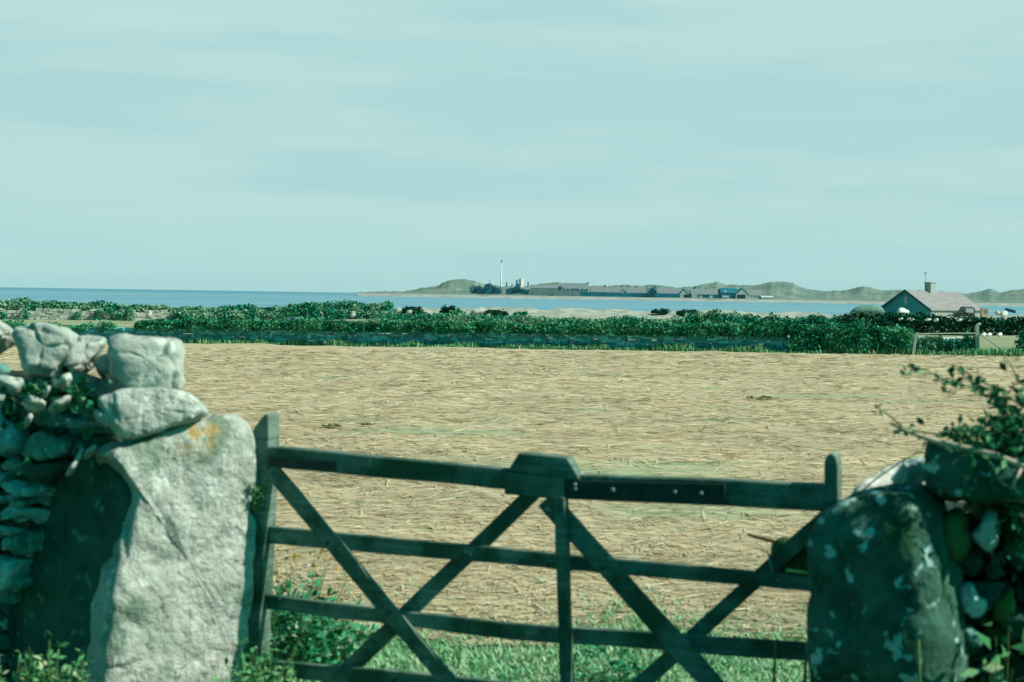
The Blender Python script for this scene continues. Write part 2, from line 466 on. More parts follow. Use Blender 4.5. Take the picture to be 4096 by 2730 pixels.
def vnoise(x, y, seed=0):
    """vectorised value noise"""
    xi = np.floor(x).astype(np.int64); yi = np.floor(y).astype(np.int64)
    fx = x - xi; fy = y - yi
    fx = fx * fx * (3 - 2 * fx); fy = fy * fy * (3 - 2 * fy)
    def h(a, b):
        q = (a * 374761393 + b * 668265263 + seed * 1442695041) & 0x7fffffff
        q = ((q ^ (q >> 13)) * 1274126177) & 0x7fffffff
        return ((q ^ (q >> 16)) & 0xffff) / 65535.0
    return (h(xi, yi) * (1 - fx) + h(xi + 1, yi) * fx) * (1 - fy) + (h(xi, yi + 1) * (1 - fx) + h(xi + 1, yi + 1) * fx) * fy

def hayrelief(x, y):
    n = vnoise(x * 0.7, y * 1.8, 1) * 0.6 + vnoise(x * 1.7, y * 4.2, 2) * 0.3 + vnoise(x * 2.6, y * 4.5, 3) * 0.3
    lump = np.clip(vnoise(x * 0.5 + 9, y * 0.9, 5) - 0.66, 0, 1) * 0.5
    k = sstep(7.8, 9.4, y) * (1 - sstep(75.6, 77.6, y + 0.31 * x))
    return (n * 0.13 + lump * 0.4) * k

def build_ground():
    ys = [-20.0, -10, -4, 0, 3, 5, 6]
    y = 6.5
    while y < 94: ys.append(y); y += max(0.09, y * 0.0105)
    while y < 240: ys.append(y); y += 3.0
    while y < 300: ys.append(y); y += 1.6
    ys += [330]
    ys = np.array(ys); us = np.linspace(-1, 1, 321)
    us = np.sign(us) * np.abs(us) ** 1.3
    Yg, U = np.meshgrid(ys, us, indexing='ij')
    X = U * (np.clip(Yg, 0, None) * 0.75 + 22)
    Z = gz(X, Yg) + hayrelief(X, Yg)
    Z += sstep(244, 250, Yg) * (1 - sstep(256, 262, Yg)) * (vnoise(X * 0.35, Yg * 0.5, 8) - 0.5) * 0.9 * sstep(-34, -16, X)
    Z += sstep(80, 100, Yg) * (vnoise(X * 0.1, Yg * 0.1, 9) - 0.5) * 0.25
    v = np.stack([X, Yg, Z], -1).reshape(-1, 3)
    a, b = Yg.shape
    i = np.arange(a * b).reshape(a, b)
    f = np.stack([i[:-1, :-1], i[:-1, 1:], i[1:, 1:], i[1:, :-1]], -1).reshape(-1, 4)
    o = mesh('ground', v, f, M_ground, None, True)
    tag(o, kind='structure')
build_ground()

# sea
v = []; f = []
ysea = [258, 300, 400, 600, 900, 1400, 2200, 4000, 6500, 9000]
for y in ysea:
    for u in (-1, -0.5, 0, 0.5, 1): v.append((u * (y * 0.6 + 400), y, -5.0))
for i in range(len(ysea) - 1):
    for j in range(4): f.append((i * 5 + j, i * 5 + j + 1, i * 5 + j + 6, i * 5 + j + 5))
tag(mesh('sea', v, f, M_sea), kind='structure')

# ------------------------------------------------------------------ the far island
ridge = [(1380, 1176), (1425, 1171), (1480, 1167), (1560, 1168), (1640, 1164), (1680, 1153), (1750, 1143), (1780, 1128), (1800, 1119), (1850, 1116), (1890, 1123), (1930, 1136),
         (2010, 1147), (2060, 1148), (2120, 1142), (2180, 1132), (2220, 1129), (2250, 1136), (2340, 1144), (2420, 1145), (2480, 1140), (2560, 1142), (2640, 1143), (2700, 1153), (2740, 1150),
         (2780, 1146), (2800, 1137), (2860, 1129), (2900, 1138), (2950, 1141), (3030, 1138), (3070, 1130), (3110, 1127), (3165, 1129), (3200, 1149), (3230, 1158), (3280, 1163), (3370, 1163), (3420, 1154), (3455, 1147), (3490, 1155),
         (3520, 1162), (3650, 1160), (3780, 1170), (3860, 1176), (3920, 1166), (3955, 1155), (4000, 1171), (4060, 1160), (4130, 1152), (4250, 1165), (4400, 1168), (4700, 1172)]
rpx = np.array([q[0] for q in ridge], float); rpy = np.array([q[1] for q in ridge], float)
SHY = 2213.0
def build_island():
    cols = np.arange(1425, 4700, 7.0)
    ts = [0, 0.04, 0.10, 0.2, 0.3, 0.42, 0.55, 0.68, 0.8, 0.9, 1.0, 1.15, 1.5]
    v = []
    for c in cols:
        ry = float(np.interp(c, rpx, rpy)) + (vnoise(np.array([c * 0.03]), np.array([0.3]), 4)[0] - 0.5) * 6 + (vnoise(np.array([c * 0.13]), np.array([0.9]), 14)[0] - 0.5) * 4
        shore = SHY + 60 * (vnoise(np.array([c * 0.004]), np.array([0.7]), 6)[0] - 0.5) + 40 * max(0, (1800 - c) / 400)
        top = P(c, ry, 2650.0)
        for t in ts:
            y = shore + (2650 - shore) * t
            x = (c - 2048) / F * y
            if t <= 0.1: z = -5.3 + 5.3 * (t / 0.1)
            elif t <= 0.42: z = 0.0 + 0.9 * (t - 0.1) / 0.32
            elif t <= 1.0:
                s = (t - 0.42) / 0.58; s2 = s * s * (3 - 2 * s)
                base = min(0.9, top.z)
                z = base + (top.z - base) * (0.35 * s + 0.65 * s2)
                z += (vnoise(np.array([c * 0.05]), np.array([t * 9]), 11)[0] - 0.5) * 4.0 * (1 - s) * s * 4
            else: z = top.z - (t - 1) * 30
            fade = min(1, (c - 1425) / 220)
            if t <= 1.0: z = -5.6 + (z + 5.6) * (0.35 + 0.65 * fade) if t < 0.9 else z
            v.append((x, y, z))
    n = len(ts); a = len(cols)
    i = np.arange(a * n).reshape(a, n)
    f = np.stack([i[:-1, :-1], i[1:, :-1], i[1:, 1:], i[:-1, 1:]], -1).reshape(-1, 4)
    o = mesh('dune_hills', v, f, M_dune, None, True); tag(o, kind='structure')
build_island()

M_slate = flat_mat('grey_slate_roof', (0.25, 0.28, 0.30), (0.20, 0.235, 0.245), 0.3, 0.8)
M_bwall = flat_mat('grey_farm_wall', (0.24, 0.30, 0.31), (0.19, 0.25, 0.26), 0.3, 0.9)
M_bpale = flat_mat('pale_render', (0.62, 0.62, 0.58), (0.54, 0.55, 0.52), 0.3, 0.9)
M_blue = flat_mat('shade_blue_masonry', (0.004, 0.15, 0.22), (0.006, 0.19, 0.26), 0.3, 0.9)  # dark blue holds the shade on the farm's front walls
M_dkopen = flat_mat('dark_opening', (0.01, 0.045, 0.06), None, 0.3, 0.9)
M_white = flat_mat('white_paint', (0.78, 0.78, 0.76), (0.70, 0.72, 0.70), 0.4, 0.7)
M_pinkw = flat_mat('pinkish_white_paint', (0.80, 0.68, 0.62), (0.72, 0.64, 0.60), 0.4, 0.7)

ISY = 2300.0
def pz(py, px, Y): return P(px, py, Y).z
def island_house(label, x0, x1, yr, ye, yb, gable='side', roofm=M_slate, wallm=M_bwall, depth=12.0, windows=(), chim=(), Y=ISY, front_gable_dark=False, group='buildings on the far island'):
    """gable='side': ridge along the picture; 'front': gable faces the viewer. pixel extents."""
    xa = P(x0, yb, Y).x; xb = P(x1, yb, Y).x; xm = (x0 + x1) / 2
    zr, ze, zb = pz(yr, xm, Y), pz(ye, xm, Y), pz(yb, xm, Y) - 1.0
    t = thing('island_building', label, 'building', Vector(((xa + xb) / 2, Y, zb)), group)
    w_ = MB(); r_ = MB()
    y0, y1 = Y, Y + depth; ym = (y0 + y1) / 2
    if gable == 'side':
        w_.add([(xa, y0, zb), (xb, y0, zb), (xb, y1, zb), (xa, y1, zb), (xa, y0, ze), (xb, y0, ze), (xb, y1, ze), (xa, y1, ze), (xa, ym, zr - 0.3), (xb, ym, zr - 0.3)],
               [(0, 1, 5, 4), (2, 3, 7, 6), (1, 2, 6, 9, 5), (3, 0, 4, 8, 7), (3, 2, 1, 0)])
        o = 0.6
        for s, yy in ((1, y0 - o), (-1, y1 + o)):
            r_.add([(xa - o, yy, ze - 0.3), (xb + o, yy, ze - 0.3), (xb + o, ym, zr), (xa - o, ym, zr),
                    (xa - o, yy, ze - 0.6), (xb + o, yy, ze - 0.6), (xb + o, ym, zr - 0.3), (xa - o, ym, zr - 0.3)],
                   [(0, 1, 2, 3), (7, 6, 5, 4), (0, 4, 5, 1), (0, 3, 7, 4), (1, 5, 6, 2)])
    else:
        xmid = (xa + xb) / 2
        w_.add([(xa, y0, zb), (xb, y0, zb), (xb, y1, zb), (xa, y1, zb), (xa, y0, ze), (xb, y0, ze), (xb, y1, ze), (xa, y1, ze), (xmid, y0, zr - 0.3), (xmid, y1, zr - 0.3)],
               [(0, 1, 5, 8, 4), (2, 3, 7, 9, 6), (1, 2, 6, 5), (3, 0, 4, 7), (3, 2, 1, 0)])
        o = 0.5
        for xx in (xa - o, xb + o):
            r_.add([(xx, y0 - o, ze - 0.3), (xmid, y0 - o, zr), (xmid, y1 + o, zr), (xx, y1 + o, ze - 0.3),
                    (xx, y0 - o, ze - 0.7), (xmid, y0 - o, zr - 0.4), (xmid, y1 + o, zr - 0.4), (xx, y1 + o, ze - 0.7)],
                   [(0, 1, 2, 3), (7, 6, 5, 4), (0, 4, 5, 1), (0, 3, 7, 4)])
    w_.build('wall', wallm, t); r_.build('roof', roofm, t)
    for (wx0, wx1, wy0, wy1, m) in windows:
        q = MB(); a = P(wx0, wy0, Y - 0.05); b = P(wx1, wy1, Y - 0.05)
        q.aabox(a.x, b.x, Y - 0.25, Y + 0.1, b.z, a.z); q.build('window' if m is M_white else 'doorway', m, t)
    for (cx0, cx1, cy) in chim:
        q = MB(); a = P(cx0, cy, ym); b = P(cx1, cy, ym)
        q.aabox(a.x, b.x, ym - 1.2, ym + 1.2, zr - 1, a.z); q.build('chimney', M_blue, t)
    return t

island_house('long low farmhouse with four bright white windows right of the white chimney block', 2252, 2352, 1133, 1155, 1171, 'side', M_slate, M_bwall, 16,
             [(2258, 2267, 1153, 1161, M_white), (2274, 2283, 1153, 1161, M_white), (2315, 2324, 1153, 1161, M_white), (2333, 2344, 1153, 1161, M_white)], [(2350, 2355, 1128)])
island_house('grey roofed byre with no windows between the small trees and the four windowed farmhouse', 2122, 2242, 1140, 1153, 1165, 'side', M_slate, M_bpale, 14, Y=2315)
island_house('house behind the trees topped by a broad white and pink block', 2022, 2118, 1146, 1158, 1176, 'side', M_slate, M_bwall, 14,
             [], [(2024, 2029, 1130), (2046, 2050, 1135), (2064, 2071, 1120), (2110, 2115, 1128)], Y=2330)
q = MB(); a = P(2076, 1140, 2325); b = P(2095, 1116, 2325)
hw = (b.x - a.x) / 2.6; q.box(((a.x + b.x) / 2, 2325, (a.z - 4 + b.z) / 2), (hw * .8, hw * .6, 0), (-hw * .6, hw * .8, 0), (0, 0, (b.z - a.z + 4) / 2)); o = q.build('water_tank', M_pinkw); tag(o, 'broad white and pink block standing above the roof beside the trees', 'tank')
island_house('long slate barn roof left of the white gable behind the dark wall', 2364, 2478, 1147, 1172, 1182, 'side', M_slate, M_bwall, 20, [], [(2418, 2423, 1139)], Y=2310)
island_house('grey barn with three small roof chimneys and a white left gable', 2478, 2585, 1147, 1172, 1182, 'side', M_slate, M_bpale, 20, [], [(2486, 2490, 1142), (2512, 2516, 1143), (2542, 2546, 1144)], Y=2312)
island_house('small white fronted gable lean-to against the three chimney barn', 2479, 2507, 1157, 1171, 1183, 'front', M_slate, M_bpale, 8, Y=2303)
island_house('slate roofed barn right of the dark rounded bush', 2612, 2728, 1154, 1174, 1186, 'side', M_slate, M_bwall, 20, [(2611, 2620, 1160, 1168, M_white)], Y=2310)
island_house('white triangular gable barn left of the stone pier', 2718, 2756, 1157, 1178, 1194, 'front', M_slate, M_bpale, 22, [(2736, 2758, 1179, 1193, M_dkopen)], Y=2301)
island_house('long pale slate roof right of the white triangular gable', 2764, 2884, 1155, 1178, 1194, 'side', M_slate, M_blue, 22, [(2798, 2808, 1183, 1193, M_bpale), (2838, 2850, 1183, 1196, M_bpale)], [(2776, 2783, 1147), (2822, 2827, 1152)], Y=2308)
island_house('dark roofed barn with crossed rafters left of the biggest white gable', 2884, 2950, 1153, 1172, 1197, 'side', M_blue, M_blue, 22, [(2896, 2906, 1161, 1171, M_bpale), (2890, 2916, 1183, 1191, M_white)], Y=2306)
island_house('biggest white gable with a wide dark opening under it', 2944, 2996, 1154, 1178, 1199, 'front', M_blue, M_bpale, 24, [(2949, 2982, 1179, 1198, M_dkopen)], Y=2300)
island_house('grey roofed house at the right end of the farm beside the white shed', 2990, 3048, 1160, 1182, 1209, 'side', M_slate, M_bpale, 24, [(2990, 2996, 1181, 1194, M_blue), (3039, 3044, 1186, 1203, M_blue)], Y=2302)
island_house('low white shed at the far right end of the island farm', 3046, 3092, 1184, 1190, 1211, 'side', M_bpale, M_bpale, 10, [(3077, 3081, 1204, 1210, M_blue)], Y=2292)

def island_wall(name, label, cat, x0, x1, yt0, yt1, yb0, yb1, mat, Y, th=3.0):
    q = MB(); n = 24
    for i in range(n):
        a = x0 + (x1 - x0) * i / n; b = x0 + (x1 - x0) * (i + 1) / n; t = (i + 0.5) / n
        jt = random.uniform(-0.6, 0.6)
        A = P(a, yt0 + (yt1 - yt0) * t + jt, Y); B = P(b, yb0 + (yb1 - yb0) * t, Y)
        q.aabox(A.x, B.x, Y - random.uniform(0, 0.3), Y + th, B.z - 1.5, A.z)
    o = q.build(name, mat); tag(o, label, cat); return o
island_wall('enclosure_wall', 'long dark wall along the front of the island farm above the beach', 'wall', 2319, 2720, 1168, 1176, 1186, 1190, M_blue, 2290)
island_wall('boundary_wall', 'long grey wall between the trees and the dark farm wall', 'wall', 2115, 2317, 1160, 1164, 1186, 1187, M_bwall, 2288)
island_wall('stone_pier', 'narrow pale stone pier standing up from the shore by the white triangular gable', 'pier', 2768, 2790, 1176, 1176, 1210, 1210, M_bpale, 2285)
island_wall('sea_wall', 'dark blue sea wall low on the shore under the long pale slate roof', 'wall', 2824, 2896, 1197, 1197, 1211, 1211, M_blue, 2252, 4)
island_wall('quay_wall', 'pale quay wall on the shore left of the dark sea wall', 'wall', 2722, 2822, 1196, 1198, 1209, 1210, M_bpale, 2256, 6)
island_wall('slipway_wall', 'pale rubble wall on the shore under the biggest white gable', 'wall', 2900, 3000, 1199, 1199, 1211, 1212, M_bpale, 2254, 6)

# beacon mast
m0 = P(2004, 1160, 2280); m1 = P(2006, 1052, 2280); m2 = P(2007, 1038, 2280)
t = thing('beacon_mast', 'tall thin white mast rising from the trees on the island', 'mast', m0)
q = MB(); q.tube([m0 - Vector((0, 0, 4)), m0, m1], [1.5, 1.3, 0.75], 8); q.build('pole', M_white, t, True)
q = MB(); q.tube([m1, m1 + Vector((0, 0, 1.2)), m2 - Vector((0, 0, 2)), m2], [0.7, 1.3, 1.2, 0.3], 8); q.build('top_cage', M_bwall, t, True)
m0 = P(1960, 1170, 2272); m1 = P(1960, 1118, 2272)
q = MB(); q.tube([m0, m1], [1.3, 0.7], 8); tag(q.build('flagpole', M_bpale), 'short pale pole standing in front of the round island trees', 'pole')

def leaf_blob(center, rad, n, size, mat, name, label=None, cat=None, group=None, parent=None, lumps=6, seed=1, up=0.4, shell=0.5):
    rg = np.random.default_rng(seed)
    c = np.array(center); rad = np.array(rad)
    lc = rg.normal(size=(lumps, 3)) * 0.42; lc[:, 2] = np.abs(lc[:, 2]) * 0.6 + 0.1; lr = rg.uniform(0.38, 0.62, lumps)
    k = rg.integers(0, lumps, n)
    d = rg.normal(size=(n, 3)); d /= np.linalg.norm(d, axis=1)[:, None]
    r = rg.uniform(shell, 1.0, n) ** 0.7
    p = lc[k] + d * (lr[k] * r)[:, None]
    p[:, 2] = np.abs(p[:, 2])
    p = c + p * rad
    v, f = leaf_arrays(p, size * rg.uniform(0.6, 1.3, n), up, 0.7, rg)
    o = mesh(name, v, f, mat, parent)
    if label: tag(o, label, cat, group)
    return o

def tree_thing(name, label, px0, px1, pyt, pyb, Y, mat, nleaf, lsize, seed, group=None, trunkm=M_twig):
    a = P(px0, pyb, Y); b = P(px1, pyb, Y); top = P((px0 + px1) / 2, pyt, Y)
    c = Vector(((a.x + b.x) / 2, Y, (a.z + b.z) / 2)); wd = (b.x - a.x) / 2; ht = top.z - c.z
    t = thing(name, label, 'tree', c, group)
    leaf_blob(c, (wd * 1.05, wd * 0.9, ht * 1.02), nleaf, lsize, mat, 'crown', parent=t, seed=seed, lumps=8, shell=0.2)
    q = MB(); q.tube([c - Vector((0, 0, 1)), c + Vector((0, 0, ht * 0.6))], [wd * 0.09, wd * 0.03], 6)
    for s in (-1, 1): q.tube([c + Vector((0, 0, ht * 0.25)), c + Vector((s * wd * 0.4, 0, ht * 0.6))], [wd * 0.05, wd * 0.02], 5)
    q.build('trunk', trunkm, t)
    return t
tree_thing('round_tree', 'left dark round tree of the clump at the foot of the dune', 1888, 1956, 1131, 1175, 2262, M_islandtree, 900, 3.2, 3, 'dark trees on the island')
tree_thing('round_tree', 'middle dark round tree of the clump just left of the white mast', 1930, 1986, 1133, 1175, 2268, M_islandtree, 800, 3.2, 4, 'dark trees on the island')
tree_thing('round_tree', 'low dark tree directly under the white mast', 1965, 2006, 1148, 1174, 2260, M_islandtree, 500, 3.0, 5, 'dark trees on the island')
tree_thing('round_tree', 'dark tree left below the white and pink block', 2044, 2082, 1140, 1172, 2290, M_islandtree, 500, 3.0, 6, 'dark trees on the island')
tree_thing('round_tree', 'wide low dark tree right below the white and pink block', 2066, 2114, 1150, 1170, 2284, M_islandtree, 500, 3.0, 7, 'dark trees on the island')
tree_thing('round_tree', 'small dark tree against the left end of the four windowed farmhouse', 2233, 2248, 1141, 1160, 2282, M_islandtree, 250, 2.2, 8, 'dark trees on the island')
tree_thing('round_tree', 'dark rounded bush tree rising over the middle of the dark farm wall', 2582, 2640, 1151, 1188, 2284, M_islandtree, 700, 3.0, 9, 'dark trees on the island')

# ------------------------------------------------------------------ dry stone walls in the middle distance
def course_wall(name, label, A, B, n2d, h, th, sl, sh, mat, parent=None, seed=0, partname='stone_courses', ragged=0.3):
    """A, B: ends (x,y). rows of separate rough stones, one part"""
    rg = random.Random(seed); q = MB()
    A = Vector((A[0], A[1], 0)); B = Vector((B[0], B[1], 0)); d = (B - A); Lw = d.length; d.normalize()
    n = Vector((d.y, -d.x, 0))
    s = 0
    rows = max(2, int(h / sh))
    for r in range(rows):
        s = -rg.random() * sl
        while s < Lw:
            w_ = sl * rg.uniform(0.5, 1.5)
            p = A + d * (s + w_ / 2)
            g = gzf(p.x, p.y)
            hh = sh * rg.uniform(0.8, 1.1)
            if r == rows - 1 and rg.random() < ragged: s += w_; continue
            c = p + Vector((0, 0, g + sh * (r + 0.5))) + n * rg.uniform(-0.05, 0.09) * th
            ex = d * (w_ * 0.48); ey = n * (th * rg.uniform(0.42, 0.52)); ez = Vector((rg.uniform(-.04, .04), 0, 1)) * (hh * 0.5)
            b0 = len(q.v); q.box(c, ex, ey, ez)
            for i in range(b0, b0 + 8):
                v_ = Vector(q.v[i]); q.v[i] = tuple(v_ + Vector((rg.uniform(-1, 1), rg.uniform(-1, 1), rg.uniform(-1, 1))) * sh * 0.24)
            s += w_
    return q.build(partname, mat, parent)

M_wall1 = stone_mat('far_wall_stone', (0.12, 0.56, 0.58), (0.20, 0.72, 0.76), (0.45, 0.70, 0.68), 0.66, 2.2, moss=(0.02, 0.20, 0.09), mossf=0.64, island=True)
M_wall2 = stone_mat('pale_wall_stone', (0.36, 0.40, 0.34), (0.50, 0.50, 0.44), (0.60, 0.60, 0.54), 0.6, 1.0)

def hedge(name, label, A, B, h, depth, z0, nleaf, lsize, mat, seed, cat='hedge', hn=0.25, freq=0.35, lowcut=0.0, gap=0.0, group=None, parent=None, ns=None, coremat=None):
    """leafy hedge along A-B: core + leaf shell; z0 = height of its underside above ground"""
    rg = np.random.default_rng(seed)
    A = np.array(A, float); B = np.array(B, float); d = B - A; Lw = np.linalg.norm(d); d /= Lw; n = np.array([d[1], -d[0]])
    def prof(s): return 1 + hn * (vnoise(s * freq, s * 0 + seed, seed) * 2 - 1) + hn * 0.6 * (vnoise(s * freq * 3.1, s * 0 + 3, seed + 1) * 2 - 1)
    s = rg.uniform(0, Lw, nleaf); an = rg.uniform(-0.25, math.pi + 0.25, nleaf); r = rg.uniform(0.55, 1.05, nleaf)
    hh = prof(s) * h
    lump = 0.72 + 0.5 * vnoise(s * freq * 4.2, an * 2.2, seed + 2)
    cx = np.cos(an) * depth * 0.5 * r * lump; cz = np.maximum(np.sin(an), -0.2) * hh * r * lump
    px_ = A[0] + d[0] * s + n[0] * cx; py_ = A[1] + d[1] * s + n[1] * cx
    pz_ = gz(px_, py_) + z0 + np.clip(cz, -0.10, None)
    if gap > 0:
        keep = vnoise(s * freq * 1.7, s * 0 + 5, seed + 7) > gap
        px_, py_, pz_ = px_[keep], py_[keep], pz_[keep]
    v, f = leaf_arrays(np.stack([px_, py_, pz_], 1), lsize * rg.uniform(0.55, 1.4, len(px_)), 0.8, 0.7, rg)
    if parent is None:
        t = thing(name, label, cat, Vector((float((A[0] + B[0]) / 2), float((A[1] + B[1]) / 2), gzf((A[0] + B[0]) / 2, (A[1] + B[1]) / 2))), group)
    else: t = parent
    mesh('foliage', v, f, mat, t)
    return t

# near field wall: runs from left far to right near, facing us and a little left
W1A, W1B = (-46.0, 93.05), (20.6, 72.4)
t = thing('dry_stone_wall', 'long dark dry stone wall along the far edge of the hay field', 'wall', Vector((-10, 76.2, gzf(-10, 76.2))))
course_wall('', '', W1A, W1B, None, 0.98, 0.7, 0.42, 0.155, M_wall1, t, 3, ragged=0.0)
hedge('bramble_hedge', 'dark bramble hedge growing over the top of the long field wall', (-22.5, 85.6), (20.1, 72.5), 0.52, 1.35, 0.95, 50000, 0.14, M_hedge, 5, hn=0.20, freq=0.45)
hedge('bramble_hedge', 'thin low scrub on the left end of the long field wall above the coping stones', (-46, 93.1), (-22.5, 85.7), 0.34, 1.1, 0.80, 9000, 0.15, M_hedge, 6, hn=0.5, freq=0.6, gap=0.25)
hedge('bramble_hedge', 'tall hedge clump hanging down to the grass at the right end of the field wall', (14.4, 73.9), (20.35, 72.1), 1.16, 1.8, 0.14, 11000, 0.15, M_hedge, 7, hn=0.16, freq=0.5)
# low greenery on the right low wall
t = thing('low_field_wall', 'low overgrown wall topped with small white stones beside the tall grey post', 'wall', Vector((22.2, 72.2, gzf(22.2, 72.2))))
xl, xr = P(3662, 1400, 72.2).x, P(3896, 1400, 72.0).x
course_wall('', '', (xl, 72.2), (xr, 72.0), None, 0.80, 0.6, 0.36, 0.16, M_wall1, t, 9)
q = MB(); rr = random.Random(5); xx = xl + 0.1
while xx < xr - 0.1:
    w_ = rr.uniform(0.10, 0.26)
    if rr.random() < 0.86:
        q.box((xx + w_ / 2, 72.1 + rr.uniform(-.1, .1), gzf(xx, 72) + 0.83 + rr.uniform(0.0, 0.05)), (w_ / 2, rr.uniform(-.03, .03), 0), (0, .13, 0.02), (rr.uniform(-.03, .03), 0, rr.uniform(0.035, 0.075)))
    xx += w_ + rr.uniform(0, 0.04)
q.build('coping', M_white, t)
hedge('', '', (xl, 71.85), (xr, 71.65), 0.78, 0.9, 0.0, 8000, 0.13, M_hedge2, 12, hn=0.3, freq=1.2, parent=t)
hedge('shrub_hedge', 'dark hedge right of the pale grassy gap at the right edge', (P(4072, 1400, 71.8).x, 71.8), (34, 70.5), 1.25, 2.0, 0.0, 9000, 0.18, M_hedge, 13, hn=0.3, freq=0.6)

# posts beside the gap
def post(label, pa, pb, Y, wpx, mat, cat='post'):
    a = P(*pa, Y); b = P(*pb, Y); h = (b - a); w_ = wpx / F * Y / 2
    t = thing('fence_post', label, cat, a)
    q = MB(); ax = Vector((w_, 0, 0)); ay = Vector((0, w_ * 0.9, 0))
    n = 6; ring = []
    for i in range(n + 1):
        c = a - Vector((0, 0, 0.3)) * (1 - i / n) + h * (i / n) + Vector((random.uniform(-.1, .1) * w_, 0, 0))
        s = 1 - 0.15 * i / n
        ring += [c - ax * s - ay * s, c + ax * s - ay * s, c + ax * s + ay * s, c - ax * s + ay * s]
    f = [(0, 3, 2, 1), (n * 4, n * 4 + 1, n * 4 + 2, n * 4 + 3)]
    for i in range(n):
        for j in range(4):
            k = (j + 1) % 4; f.append((i * 4 + j, i * 4 + k, i * 4 + 4 + k, i * 4 + 4 + j))
    q.add(ring, f); q.build('shaft', mat, t)
    return t
post('pale leaning fence post at the right end of the field wall', (3648, 1426), (3667, 1331), 70.4, 11, M_woodpale)
tp = post('tallest grey upright post with a sloping stay beside the grassy gap', (3909, 1434), (3909, 1300), 71.3, 15, M_woodpale)
q = MB(); q.tube([P(3918, 1338, 71.2), P(3960, 1365, 71.1), P(4001, 1395, 71.0)], 0.028, 6); q.build('stay', M_woodpale, tp)
post('short dark stake at the lower end of the sloping stay', (4000, 1434), (3999, 1393), 71.0, 9, M_twig)
q = MB(); q.tube([P(3664, 1336, 70.5), P(3780, 1335, 70.8), P(3902, 1334, 71.2)], 0.032, 6); tag(q.build('fence_rail', M_woodpale), 'thin pale rail running from the leaning post to the tallest grey post', 'rail')
# the dark gate-side plank beside the tall post
q = MB(); a = P(3894, 1430, 71.6); b = P(3896, 1335, 71.6)
q.tube([a, b], 0.05, 6); tag(q.build('dark_stake', M_twig), 'dark thin stake standing against the left side of the tallest grey post', 'stake')

# low white stones along the top of the gap meadow, 128 m off
for i, px in enumerate((3934, 3956, 3998)):
    c = P(px, 1338 + (i % 2) * 3, 127)
    rock('field_stone', [(px - 10, 1340), (px - 5, 1333), (px + 6, 1332), (px + 12, 1340), (px + 5, 1346), (px - 6, 1346)], 126 + i * 0.3, (0.4, -0.8, 0.4), 0.3, M_white, None, i, 0.03, nseg=12, nring=8)
    bpy.context.view_layer.objects
    o = COL.objects[-1]; tag(o, 'small white stone in the row across the pale grassy gap', 'stone', 'white stones along the grassy gap')

# second hedge with pale wall, on the left, ~175 m off
t = thing('pale_stone_wall', 'pale sunlit dry stone wall showing under the far left hedge', 'wall', Vector((-50, 172, gzf(-50, 172))))
course_wall('', '', (-72.0, 163.0), (-31.0, 175.5), None, 1.3, 0.9, 0.9, 0.26, M_wall2, t, 21, ragged=0.4)
hedge('far_hedge', 'leafy green hedge along the far left wall before the sea', (-76.0, 166.0), (-15.4, 182.0), 1.3, 3.2, 0.75, 26000, 0.38, M_hedge2, 22, hn=0.26, freq=0.16)
hedge('far_hedge_tuft', 'hanging leafy growth on the left part of the pale far wall', (-66, 163.6), (-42, 170.9), 1.1, 1.4, 0.1, 3000, 0.34, M_hedge2, 23, hn=0.5, freq=0.5, gap=0.68, cat='ivy')
hedge('far_hedge_tuft', 'leafy growth low on the right part of the far left hedge', (-46, 169.7), (-15.5, 178.8), 1.5, 2.2, 0.0, 12000, 0.34, M_hedge2, 24, hn=0.35, freq=0.4, gap=0.2, cat='ivy')
# loose pale stones and bushes by the shore
def pale_rock(label, x0, x1, y0, y1, Y, seed, mat=M_wall2, group='pale boulders near the shore'):
    rg = random.Random(seed)
    ol = []
    for i in range(9):
        an = 2 * math.pi * i / 9
        ol.append(((x0 + x1) / 2 + math.cos(an) * (x1 - x0) / 2 * rg.uniform(0.8, 1.1), (y0 + y1) / 2 + math.sin(an) * (y1 - y0) / 2 * rg.uniform(0.8, 1.1)))
    o = rock('boulder', ol, Y, (0.3, -0.8, 0.5), (x1 - x0) / F * Y * 0.8, mat, None, seed, 0.12, nseg=16, nring=10)
    tag(o, label, 'boulder', group); return o
pale_rock('pale boulder just right of the end of the far left hedge', 1572, 1618, 1233, 1264, 181, 31)
pale_rock('pale boulder left of the dark windswept bush', 1690, 1724, 1240, 1272, 180, 32)
pale_rock('small pale boulder under the low bush between two bigger boulders', 1622, 1650, 1243, 1258, 180, 33)
pale_rock('broad pale stone heap right of the dark windswept bush', 1872, 1950, 1240, 1272, 183, 34)
pale_rock('small pale boulder low in the far left hedge near its right end', 1398, 1424, 1248, 1270, 172, 35)
pale_rock('pale tapering boulder at the middle of the far left hedge foot', 582, 612, 1247, 1276, 162, 36)
def bush(label, x0, x1, yt, yb, Y, seed, n=1500, size=0.36, mat=M_bushd, group='dark bushes near the shore'):
    a = P(x0, yb, Y); b = P(x1, yb, Y); tz = P((x0 + x1) / 2, yt, Y).z
    c = ((a.x + b.x) / 2, Y, (a.z + b.z) / 2)
    return leaf_blob(c, ((b.x - a.x) / 2, max(0.8, (b.x - a.x) * 0.3), (tz - c[2]) * 1.05), n, size, mat, 'shrub', label, 'bush', group, seed=seed, lumps=9, shell=0.1)
bush('low bush between two pale boulders right of the far left hedge', 1608, 1680, 1222, 1262, 181, 41)
bush('dark windswept bush standing highest against the water', 1752, 1838, 1214, 1266, 180, 42)
bush('green bush at the right foot of the dark windswept bush', 1800, 1880, 1234, 1276, 178, 43, mat=M_hedge2)
bush('dark bush right of the broad pale stone heap', 1942, 2032, 1232, 1270, 182, 44)
bush('green bush below the white mast in front of the shingle', 2050, 2110, 1246, 1274, 180, 45, mat=M_hedge2)
